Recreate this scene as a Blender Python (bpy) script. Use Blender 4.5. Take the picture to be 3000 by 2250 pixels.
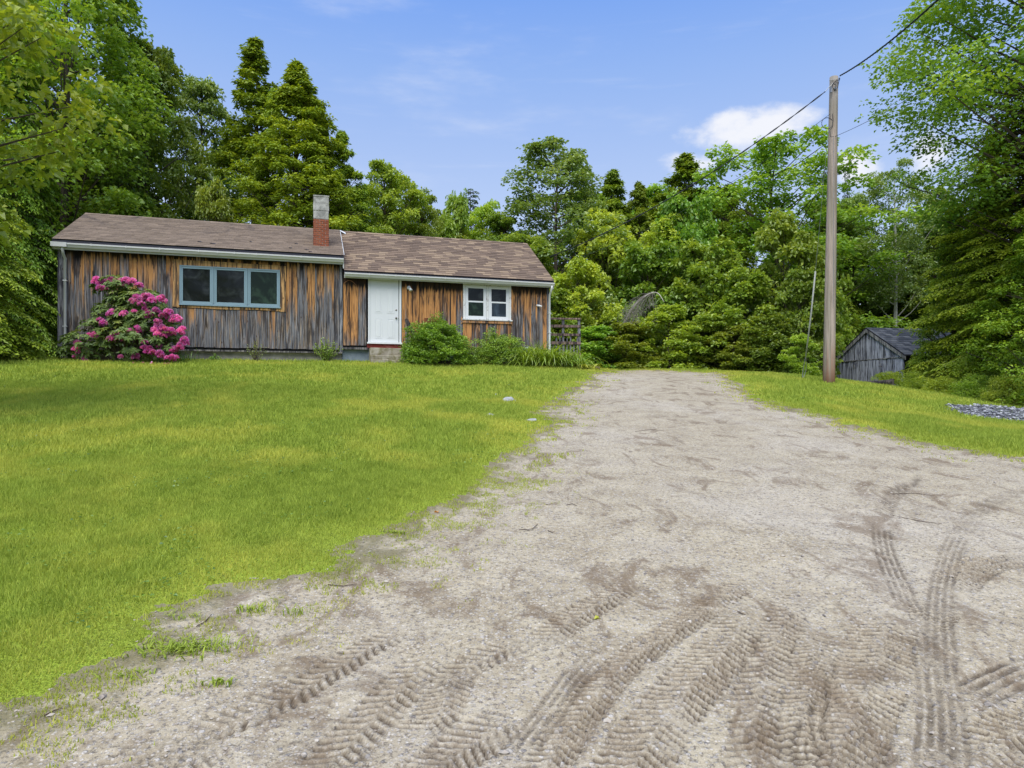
import bpy, math, random
import numpy as np
R = math.radians
for o in list(bpy.data.objects):
    bpy.data.objects.remove(o)
SC = bpy.context.scene
COL = SC.collection
rng = np.random.default_rng(11)
random.seed(5)

# ------------------------------------------------------------------ camera
cam = bpy.data.cameras.new('camera')
cam.lens = 24.0; cam.sensor_width = 36.0; cam.clip_end = 2000; cam.clip_start = 0.05
cam.shift_y = 35 / 3000
camo = bpy.data.objects.new('camera', cam); COL.objects.link(camo)
camo.location = (0, 0, 1.6); camo.rotation_euler = (R(90), 0, 0)
SC.camera = camo

# ------------------------------------------------------------------ light
SUN_EL, SUN_AZ = 58, 190         # azimuth of the sun seen from above, clockwise from +Y
world = bpy.data.worlds.new('World'); SC.world = world; world.use_nodes = True
wn = world.node_tree.nodes; wl = world.node_tree.links
wn.clear()
w_out = wn.new('ShaderNodeOutputWorld'); w_bg = wn.new('ShaderNodeBackground')
w_bg.inputs[1].default_value = 0.15
sky = wn.new('ShaderNodeTexSky'); sky.sky_type = 'NISHITA'; sky.sun_disc = False
sky.sun_elevation = R(SUN_EL); sky.sun_rotation = R(SUN_AZ)
sky.air_density = 1.0; sky.dust_density = 0.6; sky.ozone_density = 2.0; sky.altitude = 100
def wnode(t, **k):
    n = wn.new(t)
    for a, b in k.items(): setattr(n, a, b)
    return n
def wmath(op, a, b=None):
    n = wn.new('ShaderNodeMath'); n.operation = op; n.use_clamp = False
    for i, v in enumerate((a, b)):
        if v is None: continue
        if isinstance(v, (int, float)): n.inputs[i].default_value = v
        else: wl.new(v, n.inputs[i])
    return n.outputs[0]
tc = wnode('ShaderNodeTexCoord')
sep = wnode('ShaderNodeSeparateXYZ'); wl.new(tc.outputs['Generated'], sep.inputs[0])
az = wmath('ARCTAN2', sep.outputs[0], sep.outputs[1])
el = wmath('ARCSINE', sep.outputs[2])
comb = wnode('ShaderNodeCombineXYZ'); wl.new(az, comb.inputs[0]); wl.new(el, comb.inputs[1])
def wnoise(scale, detail, rough=0.55, off=0.0, sx=1.0, sy=1.0):
    m = wnode('ShaderNodeMapping'); m.inputs['Scale'].default_value = (sx, sy, 1)
    m.inputs['Location'].default_value = (off, off * .7, off * .3)
    wl.new(comb.outputs[0], m.inputs[0])
    n = wnode('ShaderNodeTexNoise'); n.inputs['Scale'].default_value = scale
    n.inputs['Detail'].default_value = detail; n.inputs['Roughness'].default_value = rough
    wl.new(m.outputs[0], n.inputs['Vector']); return n.outputs[0]
def wstep(v, lo, hi):
    n = wnode('ShaderNodeMapRange'); n.interpolation_type = 'SMOOTHSTEP'
    n.inputs[1].default_value = lo; n.inputs[2].default_value = hi
    wl.new(v, n.inputs[0]); return n.outputs[0]
puff = wnoise(13.0, 9, 0.6, 3.1, 1.0, 1.6)
mask = None
# fair weather cumulus: (azimuth deg, elevation deg, half width, half height)
for a, e, ra, re in [(17.6, 20.2, 5.0, 2.0), (21.0, 20.6, 4.2, 1.8), (14.4, 18.3, 3.2, 1.2), (27.0, 16.6, 2.6, 2.2), (31.5, 16.8, 2.0, 1.8),
                     (62, 17, 7, 3.5), (-70, 20, 8, 4), (120, 18, 9, 4), (-140, 22, 9, 4.5), (170, 17, 8, 4), (90, 25, 6, 3.4)]:
    dx = wmath('DIVIDE', wmath('SUBTRACT', az, R(a)), R(ra)); dy = wmath('DIVIDE', wmath('SUBTRACT', el, R(e)), R(re))
    d = wmath('SUBTRACT', 1.0, wmath('ADD', wmath('MULTIPLY', dx, dx), wmath('MULTIPLY', dy, dy)))
    d = wmath('MAXIMUM', d, 0.0)
    mask = d if mask is None else wmath('MAXIMUM', mask, d)
gate = wstep(mask, 0.0, 0.25)
cum = wmath('MULTIPLY', wstep(wmath('ADD', wmath('MULTIPLY', mask, 0.40), wmath('SUBTRACT', puff, 0.60)), 0.0, 0.36), gate)
cir = wstep(wnoise(3.2, 6, 0.6, 7.7, 0.9, 3.6), 0.54, 0.92)
cir2 = wstep(wnoise(6.0, 5, 0.55, 2.3, 0.5, 5.0), 0.58, 0.9)
cirm = wmath('MULTIPLY', wmath('MAXIMUM', cir, wmath('MULTIPLY', cir2, 0.8)), 0.45)
cl = wmath('MINIMUM', wmath('MAXIMUM', wmath('MULTIPLY', cum, 0.86), cirm), 1.0)
# clear-air gradient by height, the same all round
ramp = wnode('ShaderNodeValToRGB'); wl.new(wmath('DIVIDE', el, R(90)), ramp.inputs[0])
cr = ramp.color_ramp
stops = [(0.0, (.64, .71, .90)), (.17, (.50, .62, .91)), (.28, (.31, .49, .93)), (.36, (.165, .37, .95)), (.5, (.11, .31, .90)), (1.0, (.08, .22, .62))]
while len(cr.elements) < len(stops): cr.elements.new(.5)
for e_, (p_, c_) in zip(cr.elements, stops):
    e_.position = p_; e_.color = (*c_, 1)
SKYK = 3.85
sc_ = wnode('ShaderNodeMix', data_type='RGBA'); sc_.blend_type = 'MULTIPLY'; sc_.inputs[0].default_value = 1.0
wl.new(ramp.outputs[0], sc_.inputs[6]); sc_.inputs[7].default_value = (SKYK, SKYK, SKYK, 1)
nm = wnode('ShaderNodeMix', data_type='RGBA'); nm.inputs[0].default_value = 0.15
wl.new(sc_.outputs[2], nm.inputs[6]); wl.new(sky.outputs[0], nm.inputs[7])
wmix = wnode('ShaderNodeMix', data_type='RGBA'); wl.new(cl, wmix.inputs[0])
wl.new(nm.outputs[2], wmix.inputs[6]); wmix.inputs[7].default_value = (3.9, 3.9, 4.0, 1)
wl.new(wmix.outputs[2], w_bg.inputs[0]); wl.new(w_bg.outputs[0], w_out.inputs[0])

sd = bpy.data.lights.new('sun', 'SUN'); sd.energy = 2.9; sd.angle = R(60); sd.color = (1, .96, .85)
so = bpy.data.objects.new('sun', sd); COL.objects.link(so)
so.rotation_euler = (R(90 - SUN_EL), 0, R(180 - SUN_AZ)); so.location = (0, -5, 30)
SC.view_settings.view_transform = 'Standard'; SC.view_settings.look = 'None'
SC.view_settings.gamma = 1.0; SC.view_settings.use_curve_mapping = False
SC.view_settings.exposure = 0.74
SC.cycles.max_bounces = 6; SC.cycles.transparent_max_bounces = 8
SC.cycles.diffuse_bounces = 3; SC.cycles.transmission_bounces = 4; SC.cycles.glossy_bounces = 2

# ------------------------------------------------------------------ helpers
def tag(o, label=None, cat=None, group=None, kind=None):
    if label: o['label'] = label
    if cat: o['category'] = cat
    if group: o['group'] = group
    if kind: o['kind'] = kind
    return o

def link(name, data, parent=None):
    o = bpy.data.objects.new(name, data); COL.objects.link(o)
    if parent is not None: o.parent = parent
    return o

def empty(name, loc=(0, 0, 0), rz=0.0, label=None, cat=None, group=None):
    o = link(name, None); o.location = loc; o.rotation_euler = (0, 0, rz)
    o.empty_display_size = .3
    return tag(o, label, cat, group)

def np_mesh(name, V, F, mat=None, smooth=False, attrs=None):
    """V (n,3); F (m,k) array of equal-size faces, or a list of such arrays."""
    me = bpy.data.meshes.new(name)
    V = np.asarray(V, np.float32)
    Fs = F if isinstance(F, list) else [F]
    Fs = [np.asarray(f, np.int32) for f in Fs if len(f)]
    me.vertices.add(len(V)); me.vertices.foreach_set('co', V.ravel())
    nl = sum(f.size for f in Fs); npol = sum(len(f) for f in Fs)
    me.loops.add(nl); me.loops.foreach_set('vertex_index', np.concatenate([f.ravel() for f in Fs]))
    me.polygons.add(npol)
    tot = np.concatenate([np.full(len(f), f.shape[1], np.int32) for f in Fs])
    st = np.concatenate([[0], np.cumsum(tot)[:-1]]).astype(np.int32)
    me.polygons.foreach_set('loop_start', st); me.polygons.foreach_set('loop_total', tot)
    me.polygons.foreach_set('use_smooth', np.full(npol, bool(smooth)))
    me.update(calc_edges=True)
    for k, a in (attrs or {}).items():
        at = me.attributes.new(k, 'FLOAT', 'POINT'); at.data.foreach_set('value', np.asarray(a, np.float32))
    if mat: me.materials.append(mat)
    return me

class MB:
    """collects boxes, tubes and free polygons into one mesh"""
    def __init__(s): s.v = []; s.q = []; s.t = []; s.n = 0
    def add(s, V, Q=None, T=None):
        V = np.asarray(V, float); s.v.append(V)
        if Q is not None and len(Q): s.q.append(np.asarray(Q) + s.n)
        if T is not None and len(T): s.t.append(np.asarray(T) + s.n)
        s.n += len(V); return s
    def box(s, x0, x1, y0, y1, z0, z1, j=0.0):
        V = np.array([[x, y, z] for z in (z0, z1) for y in (y0, y1) for x in (x0, x1)], float)
        if j: V += np.random.default_rng(s.n + int(abs(x0 * 997))).uniform(-j, j, V.shape)
        return s.add(V, [[0, 2, 3, 1], [4, 5, 7, 6], [0, 1, 5, 4], [2, 6, 7, 3], [0, 4, 6, 2], [1, 3, 7, 5]])
    def bar(s, a, b, w, h=None, up=(0, 0, 1)):
        a = np.array(a, float); b = np.array(b, float); h = w if h is None else h
        d = b - a; d /= np.linalg.norm(d); up = np.array(up, float)
        if abs(d @ up) > .98: up = np.array([0, 1., 0])
        x = np.cross(d, up); x /= np.linalg.norm(x); y = np.cross(x, d)
        V = [p + x * i * w / 2 + y * k * h / 2 for p in (a, b) for k in (-1, 1) for i in (-1, 1)]
        return s.add(V, [[0, 2, 3, 1], [4, 5, 7, 6], [0, 1, 5, 4], [2, 6, 7, 3], [0, 4, 6, 2], [1, 3, 7, 5]])
    def tube(s, pts, rad, n=6, cap=True):
        V, Q, T = tube_arr(pts, rad, n, cap); return s.add(V, Q, T)
    def prism(s, poly, y0, y1):
        """polygon in x,z extruded along y"""
        k = len(poly)
        V = [(x, y0, z) for x, z in poly] + [(x, y1, z) for x, z in poly]
        s.add(V, [[i, (i + 1) % k, k + (i + 1) % k, k + i] for i in range(k)])
        c0 = np.mean([(x, y0, z) for x, z in poly], 0); c1 = np.mean([(x, y1, z) for x, z in poly], 0)
        s.add([(x, y0, z) for x, z in poly] + [tuple(c0)], None, [[(i + 1) % k, i, k] for i in range(k)])
        s.add([(x, y1, z) for x, z in poly] + [tuple(c1)], None, [[i, (i + 1) % k, k] for i in range(k)])
        return s
    def mesh(s, name, mat=None, smooth=False, attrs=None):
        V = np.concatenate(s.v); F = []
        if s.q: F.append(np.concatenate(s.q))
        if s.t: F.append(np.concatenate(s.t))
        return np_mesh(name, V, F, mat, smooth, attrs)
    def build(s, name, mat=None, parent=None, smooth=False, bevel=0.0, attrs=None):
        o = link(name, s.mesh(name, mat, smooth, attrs), parent)
        if bevel:
            m = o.modifiers.new('bevel', 'BEVEL'); m.width = bevel; m.segments = 1; m.limit_method = 'ANGLE'
        return o

def tube_arr(pts, rad, n=6, cap=True):
    P = np.asarray(pts, float); k = len(P)
    rad = np.broadcast_to(np.asarray(rad, float), (k,))
    T = np.gradient(P, axis=0); T /= np.linalg.norm(T, axis=1, keepdims=True) + 1e-9
    ref = np.array([0, 0, 1.]) if abs(T[0] @ [0, 0, 1]) < .9 else np.array([1., 0, 0])
    X = np.cross(T, ref); X /= np.linalg.norm(X, axis=1, keepdims=True) + 1e-9
    Y = np.cross(T, X)
    a = np.arange(n) * 2 * math.pi / n
    V = P[:, None] + rad[:, None, None] * (X[:, None] * np.cos(a)[None, :, None] + Y[:, None] * np.sin(a)[None, :, None])
    V = V.reshape(-1, 3)
    i = np.arange(k - 1)[:, None] * n; j = np.arange(n)[None]; j2 = (j + 1) % n
    Q = np.stack([i + j, i + j2, i + n + j2, i + n + j], -1).reshape(-1, 4)
    Tt = []
    if cap:
        V = np.vstack([V, P[0], P[-1]]); c0 = k * n
        Tt = [[(q + 1) % n, q, c0] for q in range(n)] + [[(k - 1) * n + q, (k - 1) * n + (q + 1) % n, c0 + 1] for q in range(n)]
    return V, Q, Tt

def _h(ix, iy, seed):
    n = (ix.astype(np.int64) * 374761393 + iy.astype(np.int64) * 668265263 + seed * 1442695041) & 0xffffffff
    n = ((n ^ (n >> 13)) * 1274126177) & 0xffffffff
    n = n ^ (n >> 16)
    return (n & 0xffff) / 65535.0
def vn(x, y, seed=0):
    x = np.asarray(x, float); y = np.asarray(y, float)
    ix = np.floor(x); iy = np.floor(y); fx = x - ix; fy = y - iy
    fx = fx * fx * (3 - 2 * fx); fy = fy * fy * (3 - 2 * fy)
    a = _h(ix, iy, seed); b = _h(ix + 1, iy, seed); c = _h(ix, iy + 1, seed); d = _h(ix + 1, iy + 1, seed)
    return (a * (1 - fx) + b * fx) * (1 - fy) + (c * (1 - fx) + d * fx) * fy
def fbm(x, y, seed=0, o=3):
    s = 0; a = 1; t = 0
    for i in range(o):
        s = s + a * vn(x * 2 ** i, y * 2 ** i, seed + i); t += a; a *= .5
    return s / t

def at(px, py, Y):
    """point of the place seen in direction (px, py) of the 3000 px wide survey photograph at distance Y"""
    return ((px - 1500) / 2000 * Y, Y, 1.6 + (1160 - py) / 2000 * Y)

# ------------------------------------------------------------------ materials
class NT:
    def __init__(s, name):
        s.m = bpy.data.materials.new(name); s.m.use_nodes = True
        s.t = s.m.node_tree; s.n = s.t.nodes; s.l = s.t.links
        s.n.clear(); s.out = s.n.new('ShaderNodeOutputMaterial')
        s.tc = s.n.new('ShaderNodeTexCoord')
    def node(s, t, **k):
        n = s.n.new(t)
        for a, b in k.items(): setattr(n, a, b)
        return n
    def put(s, sock, v):
        if v is None: return
        if isinstance(v, (int, float)): sock.default_value = v
        elif isinstance(v, (tuple, list)):
            sock.default_value = tuple(v) + ((1,) if len(v) == 3 and len(sock.default_value) == 4 else ())
        else: s.l.new(v, sock)
    def math(s, op, a, b=None, c=None, clamp=False):
        n = s.node('ShaderNodeMath', operation=op, use_clamp=clamp)
        s.put(n.inputs[0], a); s.put(n.inputs[1], b); s.put(n.inputs[2], c); return n.outputs[0]
    def mix(s, f, a, b, mode='MIX'):
        n = s.node('ShaderNodeMix', data_type='RGBA', blend_type=mode)
        s.put(n.inputs[0], f); s.put(n.inputs[6], a); s.put(n.inputs[7], b); return n.outputs[2]
    def step(s, v, lo, hi, a=0.0, b=1.0):
        n = s.node('ShaderNodeMapRange', interpolation_type='SMOOTHSTEP')
        s.put(n.inputs[0], v); s.put(n.inputs[1], lo); s.put(n.inputs[2], hi); s.put(n.inputs[3], a); s.put(n.inputs[4], b)
        return n.outputs[0]
    def mapv(s, scale=(1, 1, 1), src='Object', off=None, rot=(0, 0, 0)):
        m = s.node('ShaderNodeMapping'); m.inputs['Scale'].default_value = scale; m.inputs['Rotation'].default_value = rot
        s.l.new(s.tc.outputs[src] if isinstance(src, str) else src, m.inputs[0])
        if off is not None: s.l.new(off, m.inputs['Location'])
        return m.outputs[0]
    def noise(s, scale, detail=3, rough=.55, vec=None, dist=0.0):
        n = s.node('ShaderNodeTexNoise'); n.inputs['Scale'].default_value = scale
        n.inputs['Detail'].default_value = detail; n.inputs['Roughness'].default_value = rough
        n.inputs['Distortion'].default_value = dist
        s.l.new(vec if vec is not None else s.tc.outputs['Object'], n.inputs['Vector']); return n.outputs[0]
    def vor(s, scale, vec=None, out='Distance', feature='F1'):
        n = s.node('ShaderNodeTexVoronoi', feature=feature); n.inputs['Scale'].default_value = scale
        s.l.new(vec if vec is not None else s.tc.outputs['Object'], n.inputs['Vector']); return n.outputs[out]
    def attr(s, name, out='Fac'):
        n = s.node('ShaderNodeAttribute'); n.attribute_name = name; return n.outputs[out]
    def rnd(s):
        return s.node('ShaderNodeObjectInfo').outputs['Random']
    def pos(s):
        return s.node('ShaderNodeNewGeometry').outputs['Position']
    def bump(s, h, strength=.4, dist=.01, normal=None):
        n = s.node('ShaderNodeBump'); n.inputs['Strength'].default_value = strength; n.inputs['Distance'].default_value = dist
        s.l.new(h, n.inputs['Height'])
        if normal is not None: s.l.new(normal, n.inputs['Normal'])
        return n.outputs[0]
    def bsdf(s, col, rough=.8, spec=.3, metal=0.0, normal=None, **k):
        n = s.node('ShaderNodeBsdfPrincipled')
        s.put(n.inputs['Base Color'], col); s.put(n.inputs['Roughness'], rough); s.put(n.inputs['Metallic'], metal)
        s.put(n.inputs['Specular IOR Level'], spec)
        if normal is not None: s.l.new(normal, n.inputs['Normal'])
        for a, b in k.items(): s.put(n.inputs[a], b)
        s.l.new(n.outputs[0], s.out.inputs[0]); return s.m

def plain(name, col, rough=.6, spec=.3, var=.12, scale=6, bump=.15, metal=0.0):
    t = NT(name)
    f = t.noise(scale, 5, .6); g = t.noise(scale * 7, 3, .6)
    k = t.math('ADD', t.math('MULTIPLY', f, var * 2), t.math('MULTIPLY', g, var))
    k = t.math('ADD', k, 1 - var * 1.5)
    cc = t.node('ShaderNodeCombineColor')
    for i in range(3): t.l.new(k, cc.inputs[i])
    c = t.mix(1.0, col, cc.outputs[0], 'MULTIPLY')
    return t.bsdf(c, rough, spec, metal, t.bump(g, bump, .004))

def leafmat(name, dark, mid, light, trans=.3, gloss=.08, hue=.032, rough=.45):
    t = NT(name)
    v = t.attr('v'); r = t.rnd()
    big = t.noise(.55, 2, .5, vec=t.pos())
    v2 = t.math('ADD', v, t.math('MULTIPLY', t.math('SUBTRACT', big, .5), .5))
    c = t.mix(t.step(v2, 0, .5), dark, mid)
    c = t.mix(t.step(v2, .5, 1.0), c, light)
    h = t.node('ShaderNodeHueSaturation')
    t.put(h.inputs['Hue'], t.math('ADD', t.math('MULTIPLY', t.math('SUBTRACT', t.math('FRACT', t.math('MULTIPLY', r, 5.7)), .42), hue), .5))
    t.put(h.inputs['Value'], t.math('ADD', t.math('MULTIPLY', r, .55), .72))
    t.l.new(c, h.inputs['Color']); col = h.outputs[0]
    d = t.node('ShaderNodeBsdfDiffuse'); t.l.new(col, d.inputs[0])
    tr = t.node('ShaderNodeBsdfTranslucent')
    tcx = t.mix(1.0, col, (1.25, 1.15, .45), 'MULTIPLY'); t.l.new(tcx, tr.inputs[0])
    m = t.node('ShaderNodeMixShader'); m.inputs[0].default_value = trans
    t.l.new(d.outputs[0], m.inputs[1]); t.l.new(tr.outputs[0], m.inputs[2])
    g = t.node('ShaderNodeBsdfGlossy'); g.inputs['Roughness'].default_value = rough; g.inputs[0].default_value = (.8, .85, .8, 1)
    m2 = t.node('ShaderNodeMixShader'); m2.inputs[0].default_value = gloss
    t.l.new(m.outputs[0], m2.inputs[1]); t.l.new(g.outputs[0], m2.inputs[2]); t.l.new(m2.outputs[0], t.out.inputs[0])
    return t.m

def woodmat(name, zlo, zhi, orange=(.43, .21, .068), grey=(.195, .195, .205), amount=.5, ztop=None, pale=.5):
    """weathered softwood: bare orange wood high up, silver and blue-black lower down"""
    t = NT(name)
    r = t.rnd()
    cx = t.node('ShaderNodeCombineXYZ'); t.l.new(t.math('MULTIPLY', r, 37.0), cx.inputs[0]); t.l.new(t.math('MULTIPLY', r, 11.0), cx.inputs[2])
    vs = t.mapv((7, 7, .7), off=cx.outputs[0]); vf = t.mapv((42, 42, 1.3), off=cx.outputs[0]); vm = t.mapv((17, 17, 1.0), off=cx.outputs[0])
    n1 = t.noise(1, 4, .6, vs, .6); n2 = t.noise(1, 5, .65, vf, .3); n3 = t.noise(1, 4, .6, vm, 1.2)
    sp = t.node('ShaderNodeSeparateXYZ'); t.l.new(t.tc.outputs['Object'], sp.inputs[0]); z = sp.outputs[2]
    h = t.node('ShaderNodeMapRange'); t.put(h.inputs[0], z); h.inputs[1].default_value = zlo; h.inputs[2].default_value = zhi
    hz = h.outputs[0]                                            # 0 low .. 1 high
    k = t.math('SUBTRACT', t.math('ADD', n1, t.math('MULTIPLY', t.math('SUBTRACT', r, .5), .75)), t.math('MULTIPLY', t.math('SUBTRACT', hz, amount), 1.0))
    gf = t.step(k, .36, .72)
    warm = t.mix(n3, t.mix(.0, orange, orange), (orange[0] * 1.35, orange[1] * 1.5, orange[2] * 1.95))
    warm = t.mix(t.step(n2, .42, .75), warm, (orange[0] * .42, orange[1] * .34, orange[2] * .3))
    cool = t.mix(t.step(n2, .3, .68), (grey[0] * 1.35, grey[1] * 1.35, grey[2] * 1.35), (grey[0] * .22, grey[1] * .23, grey[2] * .28))
    tan = t.mix(t.step(n2, .35, .7), (.44, .33, .22), (.12, .085, .06))
    c = t.mix(gf, warm, t.mix(t.step(n3, .46, .62), cool, tan) if pale else cool)
    blk = t.step(t.math('ADD', t.math('MULTIPLY', n1, .45), t.math('MULTIPLY', n3, .55)), .475, .58)
    c = t.mix(t.math('MULTIPLY', blk, .86), c, (.018, .018, .024))
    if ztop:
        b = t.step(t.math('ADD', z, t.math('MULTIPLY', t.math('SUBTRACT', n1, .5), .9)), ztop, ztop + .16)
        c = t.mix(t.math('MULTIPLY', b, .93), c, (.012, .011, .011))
    kv = t.vor(1, t.mapv((5.5, 5.5, 2.4), off=cx.outputs[0])); kn = t.step(kv, .05, .11, 1, 0)
    c = t.mix(t.math('MULTIPLY', kn, .85), c, (.05, .022, .012))
    bm = t.math('ADD', n2, t.math('MULTIPLY', kn, -.4))
    return t.bsdf(c, .85, .15, normal=t.bump(bm, .55, .006))
# ------------------------------------------------------------------ terrain
def _cp():
    L = [(150, 1055, 18.8), (600, 1059, 20), (1000, 1062, 21), (1300, 1064, 21.8), (1600, 1074, 22.5), (1700, 1082, 23.5),
         (1790, 1095, 24), (1950, 1091, 24.5), (2130, 1095, 24), (1950, 1083, 27), (2300, 1100, 24), (2428, 1124, 19.5),
         (2600, 1140, 19.5), (2700, 1152, 20), (3000, 1195, 20), (2900, 1222, 15.5), (3000, 1250, 14), (2803, 1311, 9.0),
         (3000, 1344, 8.2), (2573, 1263, 10.4), (2430, 1219, 12), (2323, 1192, 13.2), (2227, 1169, 14.8)]
    P = [at(*a) for a in L]
    for Y in (2.5, 4, 6, 9, 13, 17): P += [(x * Y, Y, .11 * Y) for x in (-.1, .25)]
    P += [(-6, 8, 1.0), (-10, 14, 1.85), (-5, 14, 1.8), (-14, 10, 1.45), (-8, 4, .55), (-3, 4, .46), (-2.1, 2.8, .31), (-12, 22, 2.6), (0, 24, 2.64),
          (-20, 18, 2.6), (-15, 30, 2.7), (0, 30, 2.7), (8, 32, 2.2), (15, 30, 1.3), (18, 27, 1.0), (25, 24, .8), (30, 15, .5), (20, 10, .7),
          (12, 5, .35), (6, 3, .28), (0, -1, -.05), (-8, -3, 0), (10, -3, 0), (-30, 5, 1.2), (-30, 35, 2.6), (0, 45, 2.6), (30, 45, 1.2), (0, -25, -.6),
          (-30, -20, 0), (35, -20, -.2)]
    return np.array(P)
CP = _cp()
def _phi(r): return np.where(r > 1e-6, r * r * np.log(np.maximum(r, 1e-6)), 0)
_n = len(CP)
_A = np.zeros((_n + 3, _n + 3)); _D = np.hypot(CP[:, None, 0] - CP[None, :, 0], CP[:, None, 1] - CP[None, :, 1])
_A[:_n, :_n] = _phi(_D) + np.eye(_n) * .8; _A[:_n, _n] = 1; _A[:_n, _n + 1] = CP[:, 0]; _A[:_n, _n + 2] = CP[:, 1]
_A[_n, :_n] = 1; _A[_n + 1, :_n] = CP[:, 0]; _A[_n + 2, :_n] = CP[:, 1]
_w = np.linalg.solve(_A, np.concatenate([CP[:, 2], [0, 0, 0]]))
# tabulated once, then read bilinearly: thin-plate sum on a .5 m raster
_gx = np.arange(-60, 60.1, .5); _gy = np.arange(-50, 80.1, .5)
_X, _Y = np.meshgrid(_gx, _gy)
_Z = _w[_n] + _w[_n + 1] * _X + _w[_n + 2] * _Y
for _i in range(_n): _Z += _w[_i] * _phi(np.hypot(_X - CP[_i, 0], _Y - CP[_i, 1]))
_rr = np.hypot(_X, _Y - 12); _f = np.clip((_rr - 30) / 18, 0, 1); _f = _f * _f * (3 - 2 * _f)
_Z = _Z * (1 - _f) + 1.4 * _f
def gz(x, y):
    x = np.asarray(x, float); y = np.asarray(y, float)
    fx = np.clip((x + 60) / .5, 0, len(_gx) - 1.001); fy = np.clip((y + 50) / .5, 0, len(_gy) - 1.001)
    ix = fx.astype(int); iy = fy.astype(int); fx = fx - ix; fy = fy - iy
    return ((_Z[iy, ix] * (1 - fx) + _Z[iy, ix + 1] * fx) * (1 - fy) + (_Z[iy + 1, ix] * (1 - fx) + _Z[iy + 1, ix + 1] * fx) * fy)

def axis(lo, hi, flo, fhi, fine, grow, far):
    a = list(np.arange(flo, fhi, fine)); s = fine; x = fhi
    while x < hi: a.append(x); s = min(s * grow, far if abs(x) < 60 else 1e9); x += s
    s = fine; x = flo - fine; L = []
    while x > lo: L.append(x); s = min(s * grow, far if abs(x) < 60 else 1e9); x -= s
    return np.array(L[::-1] + a)
AX = axis(-500, 500, -1.6, 3.3, .011, 1.035, .5)
AY = axis(-300, 700, 2.35, 4.5, .0095, 1.03, .5)
GX, GY = np.meshgrid(AX, AY)

left_edge = [(-9, -6), (-6, -1.5), (-4.0, 1.0), (-2.9, 2.1), (-2.11, 2.82), (-2.02, 3.12), (-1.75, 3.65), (-1.66, 4.16), (-1.04, 4.85), (-.79, 5.66), (-.26, 6.8), (-.09, 8.1),
             (.31, 10.4), (.63, 12.6), (1.3, 15.5), (2.3, 20), (3.4, 24)]
right_edge = [(5.4, 27.5), (7.5, 24), (7.0, 21.5), (5.75, 17), (5.38, 14.8), (5.43, 13.2), (5.58, 12), (5.58, 10.4), (5.86, 9.0), (6.3, 8.25), (8, 7.8), (14, 7.6), (40, 7.0)]
DRIVE = left_edge + [(3.7, 26.4)] + right_edge + [(40, -20), (-9, -20)]
def seg_dist(x, y, poly):
    """signed distance, + inside"""
    x = np.asarray(x, float); y = np.asarray(y, float)
    d2 = np.full(x.shape, 1e9); ins = np.zeros(x.shape, bool); n = len(poly)
    for i in range(n):
        ax, ay = poly[i]; bx, by = poly[(i + 1) % n]
        ex, ey = bx - ax, by - ay
        t = np.clip(((x - ax) * ex + (y - ay) * ey) / (ex * ex + ey * ey), 0, 1)
        d2 = np.minimum(d2, (x - ax - t * ex) ** 2 + (y - ay - t * ey) ** 2)
        c = ((ay > y) != (by > y)) & (x < (bx - ax) * (y - ay) / (by - ay + 1e-12) + ax)
        ins ^= c
    return np.where(ins, 1, -1) * np.sqrt(d2)
# coarse table of the signed distance for speed
_dx = np.arange(-40, 45, .125); _dy = np.arange(-25, 60, .125); _DX, _DY = np.meshgrid(_dx, _dy)
_SD = seg_dist(_DX, _DY, DRIVE)
def sdrive(x, y):
    x = np.asarray(x, float); y = np.asarray(y, float)
    fx = np.clip((x + 40) / .125, 0, len(_dx) - 1.001); fy = np.clip((y + 25) / .125, 0, len(_dy) - 1.001)
    ix = fx.astype(int); iy = fy.astype(int); fx = fx - ix; fy = fy - iy
    v = ((_SD[iy, ix] * (1 - fx) + _SD[iy, ix + 1] * fx) * (1 - fy) + (_SD[iy + 1, ix] * (1 - fx) + _SD[iy + 1, ix + 1] * fx) * fy)
    return v + (fbm(x * 1.6, y * 1.6, 3, 4) - .5) * (.45 + .03 * np.clip(y, 0, 25)) + (fbm(x * 9, y * 9, 31, 2) - .5) * .22
PATCH = [(9.9, 15.2), (10.6, 16.8), (12, 17.6), (15, 18.4), (22, 18), (22, 12), (15, 12.9), (12.4, 13.6), (11.0, 14.3)]
LAWN = [(-40, -20), (-40, 17.5), (-13.5, 18.2), (-12.5, 18.9), (1.9, 24.2), (2.8, 28), (7, 29.0), (13.5, 27.8), (14.5, 24.5), (13.6, 21.0), (17, 19.6), (24, 19.2), (40, 19), (40, -20)]

# tyre tracks: centre line, half width, kind (1 chevron, 2 ribs), strength
def GP(zx, zy, right=True):
    px = (1500 if right else 0) + zx / 1.475; py = 1350 + zy / 1.475
    Y = 3200 / (py - 940); return ((px - 1500) / 2000 * Y, Y)
TR = []
def trk(pts, hw, kind, st=1.0, right=True): TR.append(([GP(a, b, right) for a, b in pts], hw, kind, st))
trk([(60, 1400), (170, 1240), (330, 1020), (470, 870), (600, 770), (800, 650), (950, 545), (1010, 500)], .10, 1, 1)
trk([(440, 1400), (560, 1230), (690, 1040), (830, 880), (950, 750), (1010, 660)], .15, 1, 1.15)
trk([(1040, 1400), (1045, 1200), (1060, 980), (1120, 800), (1190, 640), (1290, 530)], .11, 1, .7)
trk([(1280, 1400), (1260, 1150), (1290, 960), (1300, 820), (1280, 680)], .11, 1, .7)
trk([(1330, 1400), (1420, 1190), (1520, 990), (1570, 860), (1600, 740), (1610, 660)], .17, 1, 1.15)
trk([(1800, 1400), (1830, 1200), (1820, 950), (1760, 720), (1690, 560), (1610, 360), (1600, 220), (1660, 110), (1800, 40)], .09, 2, .6)
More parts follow.
